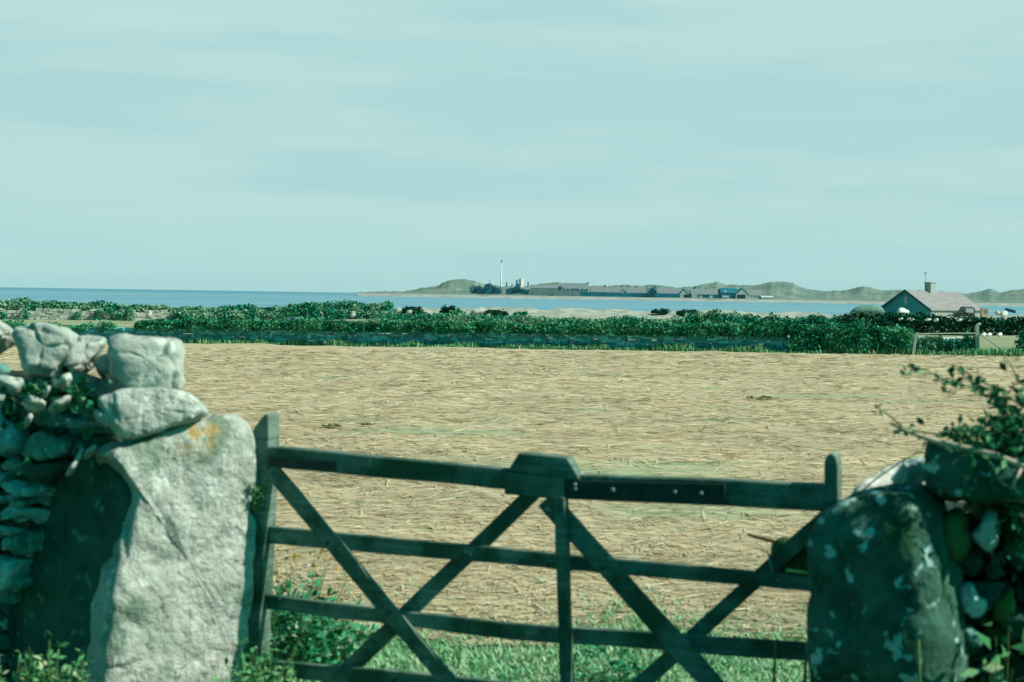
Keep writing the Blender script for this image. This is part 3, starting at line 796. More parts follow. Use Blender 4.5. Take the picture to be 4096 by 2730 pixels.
bush('small thin bush on the shingle left of the long rounded bush', 2602, 2632, 1236, 1252, 248, 46, 500)
bush('short stalky bush on the shingle beside the thin bush', 2630, 2685, 1237, 1258, 247, 47, 700)
bush('long rounded dark bush on the shingle against the water', 2694, 2792, 1234, 1262, 246, 48, 2000)
hedge('shore_scrub', 'low ragged green scrub in front of the shingle in the middle of the view', (-16, 172), (22, 150), 0.8, 4.0, 0.0, 14000, 0.28, M_hedge2, 71, cat='scrub', hn=0.28, freq=0.3)
hedge('shore_scrub', 'low ragged scrub on the meadow just beyond the long field wall', (-18, 110), (24, 100), 0.45, 3.0, 0.0, 9000, 0.20, M_hedge2, 72, cat='scrub', hn=0.3, freq=0.4)
# hedge in front of the cottage, 130 m off
hedge('garden_hedge', 'dark clipped hedge in front of the grey cottage', (30.5, 134), (66, 127.5), 1.72, 2.4, 0.0, 22000, 0.30, M_bushd, 51, hn=0.09, freq=0.25)
hedge('garden_hedge', 'mixed green hedge left of the cottage reaching to the shingle', (16.5, 136.5), (30.5, 134), 1.5, 2.6, 0.0, 9000, 0.30, M_hedge2, 52, hn=0.22, freq=0.35)
for i, (px, py, w_, h_) in enumerate(((3603, 1276, 12, 10), (3635, 1276, 8, 7), (3649, 1280, 9, 8), (3711, 1280, 22, 11), (3745, 1281, 12, 14), (3838, 1281, 18, 11), (3914, 1298, 12, 10))):
    ol = [(px + math.cos(a) * w_ / 2 * (1 + .2 * math.sin(3 * a + i)), py + math.sin(a) * h_ / 2) for a in np.linspace(0, 2 * math.pi, 9)[:-1]]
    o = rock('hedge_stone', ol, 131.2 - (px - 3600) * 0.004, (0.35, -0.9, 0.2), 0.5, M_white, None, 70 + i, 0.02, nseg=12, nring=8)
    tag(o, ['white stone in the dark hedge below the cottage gable', 'smaller left stone of the close white pair in the dark hedge', 'right stone of the close white pair in the dark hedge', 'biggest white stone in the dark hedge below the cottage roof', 'upright pointed white stone right of the biggest hedge stone',
            'white stone in the hedge below the right end of the roof', 'lowest white stone in the dark hedge near the tall post'][i], 'stone', 'white stones in the dark hedge')

# ------------------------------------------------------------------ the cottage
M_croof = flat_mat('cottage_slate', (0.33, 0.31, 0.315), (0.27, 0.26, 0.27), 1.2, 0.85, (0.4, 0.4, 3.0), 0.2)
M_cwall_shade = flat_mat('shaded_harling', (0.08, 0.36, 0.44), (0.04, 0.25, 0.32), 5.0, 0.95)  # harling with the gable's shade put into its colour
M_cwall_lit = flat_mat('lit_harling', (0.36, 0.40, 0.38), (0.30, 0.34, 0.33), 3.0, 0.95)  # lit copy of the same harling for the side walls
M_barge = flat_mat('dark_bargeboard', (0.03, 0.10, 0.13), None, 2.0, 0.7)
M_chim = flat_mat('chimney_render', (0.42, 0.45, 0.42), (0.34, 0.38, 0.36), 2.0, 0.9)
def cottage():
    b = R(50); Wg, Lr = 8.1, 12.6
    gd = Vector((math.cos(b), -math.sin(b), 0)); rd = Vector((math.sin(b), math.cos(b), 0))
    ap = P(3625, 1159, 199.0)                       # apex of the near gable
    zr = ap.z; ze = P(3525, 1230, 200).z; zb = -2.2
    c = Vector((ap.x, ap.y, zb))
    t = thing('cottage', 'grey slate roofed cottage with a shaded gable and one square chimney behind the hedge', 'cottage', c)
    up = Vector((0, 0, 1))
    l = c - gd * Wg / 2; r = c + gd * Wg / 2
    H = ze - zb; HR = zr - zb - 0.12
    q = MB()
    vs = [l, r, r + rd * Lr, l + rd * Lr]
    vs = vs + [x + up * H for x in vs] + [c + up * HR, c + rd * Lr + up * HR]
    for fc in ((0, 1, 5, 8, 4), (2, 3, 7, 9, 6)):
        q = MB(); q.add([vs[k] for k in fc], [(0, 1, 2, 3, 4)]); q.build('gable_wall', M_cwall_shade, t)
    for fc in ((1, 2, 6, 5), (3, 0, 4, 7)):
        q = MB(); q.add([vs[k] for k in fc], [(0, 1, 2, 3)]); q.build('side_wall', M_cwall_lit, t)
    q = MB(); o = 0.28
    for s in (-1, 1):
        ev = c + gd * (s * (Wg / 2 + o)) + up * (H - o * (zr - ze) / (Wg / 2)); rg_ = c + up * (zr - zb)
        a = [ev - rd * 0.3, ev + rd * (Lr + 0.3), rg_ + rd * (Lr + 0.3), rg_ - rd * 0.3]
        # sagging ridge: subdivide
        n = 8; vv = []
        for i in range(n + 1):
            u = i / n; sg = -0.16 * math.sin(math.pi * u) - 0.10 * u
            vv += [a[0].lerp(a[1], u), a[3].lerp(a[2], u) + up * sg, a[0].lerp(a[1], u) - up * 0.15, a[3].lerp(a[2], u) + up * (sg - 0.15)]
        f = []
        for i in range(n):
            k = i * 4
            f += [(k, k + 4, k + 5, k + 1), (k + 3, k + 7, k + 6, k + 2), (k, k + 2, k + 6, k + 4)]
        f += [(0, 1, 3, 2), (n * 4, n * 4 + 2, n * 4 + 3, n * 4 + 1)]
        q.add(vv, f)
    roof = q.build('roof', M_croof, t)
    for s in (-1, 1):
        q = MB(); ev = c + gd * (s * (Wg / 2 + 0.3)) + up * (H - 0.25) - rd * 0.36; rg_ = c + up * (zr - zb - 0.02) - rd * 0.36
        m_ = (ev + rg_) / 2; ax = (rg_ - ev) / 2
        q.box(m_ - up * 0.12, ax, rd * 0.04, up * 0.17); q.build('bargeboard', M_barge, t)
    q = MB(); m_ = c + up * (H + 1.0) - rd * 0.02
    q.box(m_, gd * 0.25, rd * 0.05, up * 0.55); q.build('gable_vent', M_chim, t)
    # chimney
    cb = c + rd * 5.8 + up * (zr - zb)
    q = MB(); q.box(cb + up * 0.05, gd * 0.50, rd * 0.62, up * 0.95); q.build('chimney', M_chim, roof)
    q = MB(); q.box(cb + up * 1.06, gd * 0.58, rd * 0.70, up * 0.07); q.build('chimney_cap', M_chim, roof)
    q = MB(); q.tube([cb + up * 0.3 - rd * 0.8 - gd * 0.3, cb + up * 2.6 - rd * 0.8 - gd * 0.3], 0.03, 5)
    q.tube([cb + up * 2.5 - rd * 0.8 - gd * 0.55, cb + up * 2.5 - rd * 0.8 - gd * 0.05], 0.04, 5)
    q.tube([cb + up * 2.3 - rd * 0.8 - gd * 0.5, cb + up * 2.3 - rd * 0.8 - gd * 0.1], 0.04, 5)
    q.build('aerial', M_bwall, t)
cottage()
M_maroon = flat_mat('maroon_paint', (0.20, 0.12, 0.16), (0.16, 0.11, 0.14), 2, 0.5)
M_orange = flat_mat('orange_paint', (0.74, 0.52, 0.38), (0.64, 0.50, 0.40), 2, 0.7)
M_navy = flat_mat('navy_paint', (0.02, 0.09, 0.20), None, 2, 0.6)
M_cloth = flat_mat('pale_sheet', (0.66, 0.70, 0.68), (0.56, 0.62, 0.62), 2, 0.9)
def small_van():
    Y = 176.0; a = P(3826, 1262, Y); b = P(3902, 1228, Y)
    x0, x1, z0, z1 = a.x, b.x, a.z - 0.5, b.z
    t = thing('parked_van', 'small maroon and pale van parked at the right end of the cottage', 'van', Vector(((x0 + x1) / 2, Y, z0)))
    w_ = x1 - x0
    prof = [(x0, z0 + .35), (x1, z0 + .35), (x1, z1 - .25), (x1 - .12 * w_, z1), (x0 + .42 * w_, z1), (x0 + .26 * w_, z0 + .95), (x0, z0 + .85)]
    q = MB(); n = len(prof)
    q.add([(x, Y, z) for x, z in prof] + [(x, Y + 1.5, z) for x, z in prof], [tuple(range(n)), tuple(reversed(range(n, 2 * n)))] + [(i, n + i, n + (i + 1) % n, (i + 1) % n) for i in range(n)])
    q.build('body', M_maroon, t, bevel=0.05)
    for u in (0.2, 0.78):
        q = MB(); cx = x0 + u * w_
        q.tube([(cx, Y - 0.06, z0 + .33), (cx, Y + 0.2, z0 + .33)], 0.33, 14); wh = q.build('wheel', M_iron, t)
        q = MB(); q.tube([(cx, Y - 0.09, z0 + .33), (cx, Y - 0.05, z0 + .33)], 0.19, 12); q.build('hubcap', M_cloth, wh)
    q = MB(); q.aabox(x0 + .5 * w_, x0 + .9 * w_, Y - 0.02, Y + 0.02, z0 + .85, z1 - .2); q.build('window', M_cloth, t)
small_van()
M_heap = flat_mat('heap_turf', (0.17, 0.29, 0.26), (0.12, 0.23, 0.20), 1.5, 0.95, None, 0.6)
def heap(name, label, cat, ol, Y, n, th, mat, seed):
    o = rock(name, ol, Y, n, th, mat, None, seed, 0.05, nseg=16, nring=10); tag(o, label, cat)
heap('white_heap', 'white lumpy heap in front of the shaded cottage gable', 'heap', [(3588, 1252), (3592, 1236), (3604, 1233), (3620, 1241), (3636, 1248), (3634, 1258), (3600, 1260)], 190, (0.3, -.8, .5), 0.9, M_white, 81)
heap('stone_heap', 'low grey green mound left of the shaded cottage gable', 'mound', [(3395, 1254), (3420, 1234), (3460, 1228), (3500, 1231), (3530, 1240), (3540, 1262), (3400, 1262)], 196, (0.1, -.8, .5), 2.0, M_heap, 82)
def crate(name, label, px0, px1, py0, py1, Y, mat, inner):
    a = P(px0, py1, Y); b = P(px1, py0, Y)
    t = thing(name, label, 'crate', Vector(((a.x + b.x) / 2, Y, a.z - 0.4)))
    q = MB(); w_ = (b.x - a.x); fr = w_ * 0.2
    q.aabox(a.x, a.x + fr, Y, Y + .8, a.z - .4, b.z); q.aabox(b.x - fr, b.x, Y, Y + .8, a.z - .4, b.z)
    q.aabox(a.x + fr, b.x - fr, Y, Y + .8, b.z - fr, b.z); q.aabox(a.x + fr, b.x - fr, Y, Y + .8, a.z - .4, a.z + fr * .6)
    q.build('frame', mat, t)
    q = MB(); q.aabox(a.x + fr, b.x - fr, Y + .2, Y + .6, a.z + fr * .6, b.z - fr); q.build('panel', inner, t)
crate('orange_crate', 'orange framed crate standing above the hedge right of the van', 3928, 3955, 1234, 1258, 172, M_orange, M_cloth)
heap('orange_float', 'orange and white fishing float lying on the hedge top', 'float', [(3980, 1246), (3990, 1246), (4001, 1255), (3998, 1262), (3986, 1258)], 170, (0.3, -.8, .5), 0.5, M_orange, 83)
heap('white_float', 'round white float right of the orange one', 'float', [(4004, 1250), (4014, 1245), (4026, 1250), (4030, 1262), (4020, 1272), (4006, 1268), (4000, 1258)], 169, (0.3, -.8, .5), 0.7, M_cloth, 84)
def boat():
    Y = 225.0; a = P(4022, 1233, Y); b = P(4062, 1243, Y)
    q = MB(); n = 8; vs = []
    for i in range(n + 1):
        u = i / n; x = a.x + (b.x - a.x) * u; z = a.z + (b.z - a.z) * u; w_ = 0.55 * math.sin(math.pi * (0.12 + 0.8 * u)) ** 0.6
        vs += [(x, Y - w_, z), (x, Y - w_ * .5, z - .45), (x, Y + w_ * .5, z - .45), (x, Y + w_, z)]
    f = []
    for i in range(n):
        for j in range(4):
            k = (j + 1) % 4; f.append((i * 4 + j, i * 4 + k, i * 4 + 4 + k, i * 4 + 4 + j))
    f += [(3, 2, 1, 0), (n * 4, n * 4 + 1, n * 4 + 2, n * 4 + 3)]
    q.add(vs, f); tag(q.build('rowing_boat', M_navy), 'dark blue upturned boat lying on the shore right of the cottage', 'boat')
boat()

# ------------------------------------------------------------------ hay and grass
def build_hay():
    n = 120000
    hz_ = rng.uniform(105, 820, n) ** 1.0          # rows below the horizon, photo pixels
    y = np.clip(2.30 * F / np.clip(rng.uniform(170, 1500, n), 1, None), 8.6, 73.0)
    y2 = rng.uniform(0, 1, n)
    y = np.where(y2 < 0.99, 8.0 * (70 / 8.0) ** (rng.uniform(0, 1, n) ** 1.45), y)
    x = rng.uniform(-0.48, 0.48, n) * (y + 2)
    gr_ = np.ones(len(x), bool)
    for (gx_, gy_, gw_, gh_) in ((1.3, 16.6, 1.5, 1.0), (1.7, 13.0, 1.1, 0.6), (-1.2, 21.5, 1.4, 0.7), (7.5, 33, 2.0, 0.9)):
        gr_ &= (((x - gx_) / gw_) ** 2 + ((y - gy_) / gh_) ** 2 > 0.9) | (rng.uniform(size=len(x)) < 0.55)
    keep = gr_ & (y + 0.31 * x < 77.4) & (y + vnoise(x * 1.3, y * 1.3, 31) * 0.9 > 8.75)
    x, y = x[keep], y[keep]; n = len(x)
    an = rng.normal(0, 0.6, n) + 0.25 * np.sin(x * 0.6 + y * 0.35)
    an = an + np.where(rng.uniform(size=n) < 0.5, math.pi, 0)
    sc = (y / 10.0)
    ln = 0.07 * sc ** 0.62 * rng.uniform(0.5, 1.6, n); wd = 0.0038 * sc ** 0.85 * rng.uniform(0.6, 1.5, n)
    z = gz(x, y) + hayrelief(x, y) + rng.uniform(0.001, 0.005, n) * sc ** 0.3
    d = np.stack([np.cos(an), np.sin(an), rng.normal(0, 0.05, n)], 1); s = np.stack([-np.sin(an), np.cos(an), rng.normal(0, 0.30, n)], 1)
    s /= np.linalg.norm(s, axis=1)[:, None]
    c = np.stack([x, y, z], 1)
    bow = rng.normal(0, 0.14, n) * ln
    lift = rng.uniform(0.003, 0.020, n) * sc ** 0.4
    vs = []
    for k, t in enumerate((-1, -0.33, 0.33, 1)):
        p = c + d * (ln * t)[:, None]
        p[:, 2] += (1 - t * t) * np.abs(bow) * 0.2; p += np.stack([-np.sin(an), np.cos(an), an * 0], 1) * (bow * (1 - t * t))[:, None]
        p[:, 2] = gz(p[:, 0], p[:, 1]) + hayrelief(p[:, 0], p[:, 1]) + lift + (1 - t * t) * np.abs(bow) * 0.25
        wk = (wd * (1.0 if k in (1, 2) else 0.45))[:, None]
        vs += [p - s * wk, p + s * wk]
    v = np.stack(vs, 1).reshape(-1, 3)
    b = (np.arange(n) * 8)[:, None]
    f = np.concatenate([b + np.array([[0, 1, 3, 2]]), b + np.array([[2, 3, 5, 4]]), b + np.array([[4, 5, 7, 6]])], 0)
    tag(mesh('hay', v, f, M_hay), 'pale cut hay strewn in swaths over the field', 'hay', kind='stuff')
build_hay()

def blades(name, label, x, y, hgt, wid, mat, lean=0.5, kind='stuff'):
    n = len(x); z = gz(x, y) + hayrelief(x, y) - 0.01
    an = rng.uniform(0, 2 * math.pi, n); ln = rng.uniform(0.1, lean, n) * hgt
    s = np.stack([np.cos(an), np.sin(an), an * 0], 1); l = np.stack([-np.sin(an), np.cos(an), an * 0], 1)
    b0 = np.stack([x, y, z], 1)
    m_ = b0 + l * (ln * 0.35)[:, None]; m_[:, 2] += hgt * 0.6
    t_ = b0 + l * ln[:, None]; t_[:, 2] += hgt
    w_ = (wid)[:, None] if hasattr(wid, '__len__') else wid
    v = np.stack([b0 - s * w_, b0 + s * w_, m_ + s * w_ * 0.8, t_, m_ - s * w_ * 0.8], 1).reshape(-1, 3)
    b = (np.arange(n) * 5)[:, None]
    f = np.concatenate([b + np.array([[0, 1, 2, 4]]), b + np.array([[4, 2, 3, 3]])], 0)
    v4 = v
    faces = [tuple(q) for q in (b + np.array([[0, 1, 2, 4]])).tolist()] + [tuple(q) for q in (b + np.array([[4, 2, 3]])).tolist()]
    o = mesh(name, v4, faces, mat)
    tag(o, label, 'grass', kind=kind); return o
n = 70000
gx = rng.uniform(-4.5, 4.5, n); gy = 5.4 + rng.uniform(0, 1, n) ** 0.8 * 4.0
kk = (gy + vnoise(gx * 1.3, gy * 1.3, 31) * 0.9 + rng.exponential(0.15, n) * -1 < 8.9) & (vnoise(gx * 2.5, gy * 2.5, 33) > -0.1)
gx, gy = gx[kk], gy[kk]
blades('grass', 'short green grass growing in and behind the gateway', gx, gy, rng.uniform(0.015, 0.06, len(gx)), rng.uniform(0.004, 0.010, len(gx)), M_grass, 1.6)
n = 24000
gx = rng.uniform(-40, 33, n); off = rng.uniform(0, 1, n) ** 1.4
gy = 78.79 - 0.31 * gx - 0.35 - off * 2.0
kk = vnoise(gx * 0.8, off * 2, 35) * 0.9 + 0.15 > off
gx, gy = gx[kk], gy[kk]
gh = rng.uniform(0.10, 0.40, len(gx)) * (0.5 + vnoise(gx * 1.1, gx * 0 + 2, 36))
blades('verge_grass', 'rough green grass along the foot of the long field wall', gx, gy, gh, rng.uniform(0.02, 0.05, len(gx)), M_verge, 0.6)
# dark weed tufts in the hay
for i, (px, py, w_, lab) in enumerate(((1462, 1690, 60, 'largest dark weed tuft in the hay above the gate left half'), (1335, 1692, 80, 'flat weed patch in the hay left of the largest tuft'), (1280, 1536, 26, 'small brown tuft in the hay near the left stone wall'),
        (1735, 1530, 46, 'brown tuft in the far middle of the hay'), (2612, 1720, 34, 'dark spiky tuft in the hay right of the gate block'), (3060, 1562, 60, 'flat brown weed patch in the hay toward the right'),
        (1880, 1820, 34, 'brown tuft in the hay just above the gate top rail'), (2175, 1682, 40, 'thin dark tuft in the hay right of centre'))):
    Y = 2.05 * F / (py - 1177 - (px - 2048) * 0.0154)
    Y = min(Y, 70); c = P(px, py + 6, Y); c.z = gzf(c.x, c.y) + float(hayrelief(c.x, c.y)) - 0.01
    r_ = w_ / F * Y / 2
    leaf_blob(c + Vector((0, 0, 0.015)), (r_ * 1.6, r_ * 1.4, r_ * 0.45), 220, r_ * 0.42, leafm if False else M_tuft if 'M_tuft' in globals() else globals().setdefault('M_tuft', leaf_mat('tuft_leaf', (0.19, 0.20, 0.08), (0.38, 0.35, 0.18), (0.48, 0.43, 0.26))), 'weed_tuft', lab, 'weed', 'weed tufts in the hay', seed=90 + i, lumps=5, shell=0.1)

# ------------------------------------------------------------------ foreground walls
GA = Vector((-math.cos(R(21.5)), math.sin(R(21.5)), 0))   # along the wall line to the left
NW = Vector((-math.sin(R(21.5)), -math.cos(R(21.5)), 0))  # faces the lane

LW = thing('dry_stone_wall', 'tall dry stone wall with big pale coping stones left of the gate', 'wall', P(150, 2700, 6.9))
cope = [
 ([(-160, 1250), (-40, 1250), (0, 1258), (34, 1288), (62, 1316), (56, 1335), (20, 1372), (-30, 1385), (-160, 1380)], 6.75, M_pale),
 ([(46, 1343), (66, 1310), (120, 1305), (200, 1312), (286, 1315), (308, 1335), (311, 1358), (300, 1400), (260, 1440), (225, 1500), (150, 1490), (100, 1500), (75, 1450)], 6.72, M_pale),
 ([(255, 1420), (290, 1380), (316, 1358), (360, 1354), (408, 1361), (416, 1378), (390, 1420), (350, 1465), (300, 1500), (262, 1475)], 6.82, M_pale),
 ([(433, 1365), (440, 1345), (490, 1335), (530, 1342), (565, 1340), (622, 1335), (678, 1353), (724, 1358), (745, 1394), (742, 1470), (735, 1557), (680, 1572), (612, 1578), (510, 1570), (459, 1520), (440, 1450)], 6.66, M_pale),
 ([(357, 1450), (400, 1410), (450, 1400), (470, 1460), (455, 1500), (410, 1510)], 6.86, M_pale),
 ([(383, 1600), (430, 1580), (490, 1560), (600, 1550), (724, 1556), (790, 1600), (842, 1648), (790, 1680), (700, 1712), (600, 1745), (550, 1762), (480, 1752), (425, 1690)], 6.62, M_lump),
 ([(388, 1640), (430, 1650), (500, 1668), (506, 1712), (480, 1732), (420, 1700), (384, 1665)], 6.60, M_lump),
]
ns = [(0.3, -.9, .3), (0.24, -.93, .2), (0.3, -.9, .25), (0.26, -.93, .2), (0.2, -.95, .2), (0.28, -.94, .16), (0.15, -.97, .1)]
for i, (ol, Y, m_) in enumerate(cope):
    lump = m_ is M_lump
    rock('coping_stone', ol, Y, ns[i], 0.34 if not lump else 0.24, m_, LW, 100 + i, 0.016 if lump else 0.02, p=5.0 if lump else 5.5, nseg=90, nring=44, fs=9.0 if lump else 5.0, shift=0.03 if lump else 0.11, facet=0.35 if lump else 0.7)
pins = [[(-20, 1512), (45, 1526), (92, 1528), (97, 1545), (58, 1578), (20, 1562), (-20, 1552)], [(230, 1522), (250, 1508), (280, 1512), (286, 1536), (262, 1552), (236, 1544)], [(94, 1602), (116, 1596), (150, 1612), (184, 1624), (184, 1640), (140, 1642), (106, 1624)],
        [(186, 1630), (235, 1606), (292, 1588), (288, 1604), (262, 1632), (214, 1640)], [(168, 1572), (186, 1558), (202, 1562), (188, 1592), (172, 1594)], [(-40, 1580), (10, 1588), (20, 1606), (0, 1625), (-40, 1620)],
        [(96, 1676), (116, 1668), (128, 1686), (112, 1706), (98, 1698)], [(266, 1884), (300, 1848), (312, 1806), (330, 1800), (328, 1830), (300, 1880), (276, 1896)], [(330, 1816), (372, 1800), (380, 1812), (345, 1826)]]
for i, ol in enumerate(pins):
    rock('pinning_stone', ol, 6.60, (0.45, -.7, .5), 0.12, M_pale, LW, 120 + i, 0.006, nseg=24, nring=14)
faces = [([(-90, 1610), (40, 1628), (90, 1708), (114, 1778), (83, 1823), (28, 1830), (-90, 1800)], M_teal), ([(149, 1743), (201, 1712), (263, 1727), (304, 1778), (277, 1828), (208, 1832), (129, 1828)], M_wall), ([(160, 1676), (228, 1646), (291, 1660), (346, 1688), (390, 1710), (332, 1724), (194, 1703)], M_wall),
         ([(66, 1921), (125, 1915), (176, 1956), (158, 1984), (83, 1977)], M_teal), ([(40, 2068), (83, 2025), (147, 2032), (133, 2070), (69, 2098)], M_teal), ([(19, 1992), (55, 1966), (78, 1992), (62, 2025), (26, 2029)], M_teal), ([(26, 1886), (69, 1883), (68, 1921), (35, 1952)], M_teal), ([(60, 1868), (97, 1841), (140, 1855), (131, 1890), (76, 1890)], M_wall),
         ([(140, 1842), (262, 1842), (262, 1890), (173, 1930), (140, 1897)], M_shade_dark), ([(-60, 2104), (70, 2108), (87, 2140), (40, 2152), (-60, 2150)], M_teal), ([(-80, 2226), (104, 2232), (92, 2290), (50, 2342), (5, 2380), (-80, 2330)], M_teal), ([(90, 1985), (140, 1988), (148, 2020), (100, 2024)], M_wall), ([(-80, 1860), (14, 1866), (12, 1940), (-80, 1950)], M_wall), ([(-80, 1970), (8, 1976), (14, 2084), (-80, 2080)], M_wall), ([(60, 2165), (112, 2150), (96, 2212), (50, 2222)], M_wall)]
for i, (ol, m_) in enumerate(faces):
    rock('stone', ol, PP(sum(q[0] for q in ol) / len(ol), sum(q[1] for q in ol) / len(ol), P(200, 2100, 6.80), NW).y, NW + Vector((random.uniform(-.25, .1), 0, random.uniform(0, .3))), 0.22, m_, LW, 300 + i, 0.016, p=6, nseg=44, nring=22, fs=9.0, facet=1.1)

SHADE_SIDE = [(396, 1818), (455, 1840), (520, 1895), (560, 1960), (560, 2020), (540, 2130), (500, 2300), (480, 2420), (460, 2620), (460, 2790), (-40, 2790), (0, 2680), (40, 2560), (100, 2350), (150, 2110), (200, 1960), (260, 1890), (330, 1850)]
pil = [(400, 1815), (480, 1775), (557, 1741), (700, 1690), (783, 1664), (860, 1652), (905, 1656), (960, 1690), (992, 1732), (1006, 1828), (995, 1930), (966, 2019), (984, 2089), (980, 2315), (952, 2524), (925, 2640), (920, 2800), (360, 2800),
       (378, 2620), (392, 2520), (388, 2450), (412, 2380), (424, 2290), (446, 2250), (455, 2180), (478, 2130), (482, 2070), (498, 2010), (496, 1930), (474, 1865), (430, 1830)]
oc = PP(735, 1690, P(720, 2250, 6.72), Vector((.62, -.78, .06)).normalized())
M_pil = stone_mat('gatepost_stone', (0.46, 0.52, 0.46), (0.64, 0.66, 0.60), (0.74, 0.78, 0.73), 0.58, 6.0, bstr=1.0, bdist=0.06, moss=(0.30, 0.39, 0.31), mossf=0.53, orange=(tuple(oc), 0.23))
o = rock('stone_gatepost', pil, 6.72, (.62, -.78, .06), 0.30, M_pil, None, 131, 0.026, p=7, nseg=170, nring=90, fs=4.5, facet=0.3)
tag(o, 'massive pale standing stone gatepost with orange lichen on its top', 'gatepost')
o = rock('gatepost_shade_side', SHADE_SIDE, 6.84, (-.6, -.8, .04), 0.16, M_shade_dark, LW, 132, 0.016, p=12, nseg=70, nring=30)  # shaded side of the gatepost, its shade put into the dark colour

def fill_wall(parent, region, Y0, n, size, skip, mats, seed, gap=7):
    rg = random.Random(seed)
    c0 = P(*Y0); x0 = min(p[0] for p in region); x1 = max(p[0] for p in region); y0 = min(p[1] for p in region); y1 = max(p[1] for p in region)
    y = y0; cnt = 0
    while y < y1:
        h = rg.uniform(*size[1]); x = x0 - rg.uniform(0, 120)
        while x < x1:
            w_ = rg.uniform(*size[0]); c = (x + w_ / 2, y + h / 2)
            if inside(c, region) and not any(inside(c, s) for s in skip):
                j = lambda k: rg.uniform(-k, k)
                a = [(x + gap + j(10), y + gap + j(12)), (x + w_ * .5 + j(w_ * .15), y + gap * .5 + j(10)), (x + w_ - gap + j(10), y + gap + j(14)), (x + w_ - gap * .6 + j(10), y + h * .55 + j(12)),
                     (x + w_ - gap + j(14), y + h - gap + j(12)), (x + w_ * .45 + j(w_ * .15), y + h - gap * .5 + j(8)), (x + gap + j(14), y + h - gap + j(12)), (x + gap * .6 + j(10), y + h * .5 + j(12))]
                dist = PP(c[0], c[1], c0, n).y + rg.uniform(-0.05, 0.08)
                nn = Vector(n) + Vector((rg.uniform(-.3, .3), 0, rg.uniform(-.1, .35)))
                rock('stone', a, dist, nn, rg.uniform(0.18, 0.32), rg.choice(mats), parent, seed * 50 + cnt, 0.014, p=5.5, nseg=30, nring=16, facet=1.1)
                cnt += 1
            x += w_
        y += h
    return cnt
regL = [(-420, 1400), (40, 1500), (380, 1530), (460, 1590), (400, 1810), (200, 1960), (150, 2110), (100, 2350), (40, 2560), (-10, 2700), (-420, 2740)]
skip = [c[0] for c in cope] + [SHADE_SIDE] + [q[0] for q in faces]
fill_wall(LW, regL, (200, 2100, 6.92), NW, ((45, 150), (40, 95)), skip, [M_wall, M_wall, M_dark, M_shade_dark, M_wall], 3, gap=2)
# hearting behind the stones
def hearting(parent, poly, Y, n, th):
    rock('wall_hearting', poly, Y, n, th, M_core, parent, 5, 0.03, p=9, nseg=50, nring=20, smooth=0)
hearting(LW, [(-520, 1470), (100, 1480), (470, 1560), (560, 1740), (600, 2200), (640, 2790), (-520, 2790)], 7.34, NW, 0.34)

RW = thing('dry_stone_wall', 'shaded mossy dry stone wall overgrown with bramble at the right edge', 'wall', P(3950, 2700, 5.5))
top_r = [(3684, 1880), (3690, 1800), (3705, 1758), (3730, 1752), (3850, 1785), (4000, 1815), (4180, 1840), (4230, 1930), (4180, 2020), (4000, 2015), (3900, 2005), (3790, 2005), (3720, 1970)]
rock('coping_stone', top_r, 5.30, (-.34, -.93, .1), 0.36, M_dark, RW, 141, 0.02, p=3.2, nseg=60, nring=28)
spec = [
 ([(3760, 2080), (3800, 2040), (3850, 2030), (3885, 2100), (3880, 2220), (3830, 2250), (3780, 2230), (3752, 2170)], M_moss),
 ([(3948, 2032), (3990, 2034), (3996, 2160), (3962, 2214), (3915, 2180), (3878, 2140), (3920, 2090)], M_cyan),
 ([(3838, 2328), (3890, 2326), (3906, 2388), (3952, 2396), (3944, 2450), (3890, 2484), (3845, 2450), (3822, 2390)], M_cyan),
 ([(3990, 2380), (4040, 2345), (4064, 2420), (4020, 2490), (3955, 2474)], M_olive),
 ([(4020, 2050), (4130, 2040), (4180, 2200), (4090, 2290), (4010, 2240)], M_dark),
 ([(3820, 2490), (3900, 2510), (3920, 2580), (3850, 2590), (3815, 2550)], M_wall),
]
for i, (ol, m_) in enumerate(spec):
    rock('stone', ol, 5.36, (-.35 + .05 * i, -.9, .15), 0.26, m_, RW, 150 + i, 0.012, p=3.2, nseg=32, nring=18)
BOULD = [(3285, 2160), (3300, 2107), (3326, 2045), (3364, 2000), (3420, 1968), (3482, 1950), (3600, 1935), (3691, 1938), (3740, 1990), (3765, 2100), (3800, 2300), (3830, 2500), (3840, 2790), (3300, 2790), (3292, 2550), (3284, 2315)]
fill_wall(RW, [(3700, 2000), (4500, 2000), (4500, 2790), (3700, 2790)], (3950, 2300, 5.45), NW, ((60, 190), (50, 130)), [s[0] for s in spec] + [BOULD], [M_dark, M_dark, M_shade_dark, M_moss, M_core], 8, gap=4)
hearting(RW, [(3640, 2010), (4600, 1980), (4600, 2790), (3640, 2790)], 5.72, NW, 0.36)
o = rock('stone_gatepost', BOULD, 5.38, (-.58, -.81, .06), 0.5, M_dark, None, 161, 0.02, p=4.0, nseg=120, nring=60, fs=5.0)
tag(o, 'broad dark upright boulder gatepost with pale lichen spots at the hinge side', 'gatepost')
o = rock('coping_stone', [(3395, 1992), (3440, 1955), (3500, 1918), (3560, 1888), (3640, 1880), (3705, 1892), (3715, 1950), (3560, 1985), (3440, 2010)], 6.0, (0.25, -.35, .90), 0.16, M_sun_white, RW, 162, 0.012, nseg=36, nring=18)
o = rock('coping_stone', [(3580, 1895), (3600, 1880), (3660, 1868), (3700, 1880), (3700, 1925), (3640, 1930), (3590, 1915)], 5.62, (0.1, -.7, .7), 0.18, M_cyan, RW, 163, 0.012, nseg=26, nring=14)
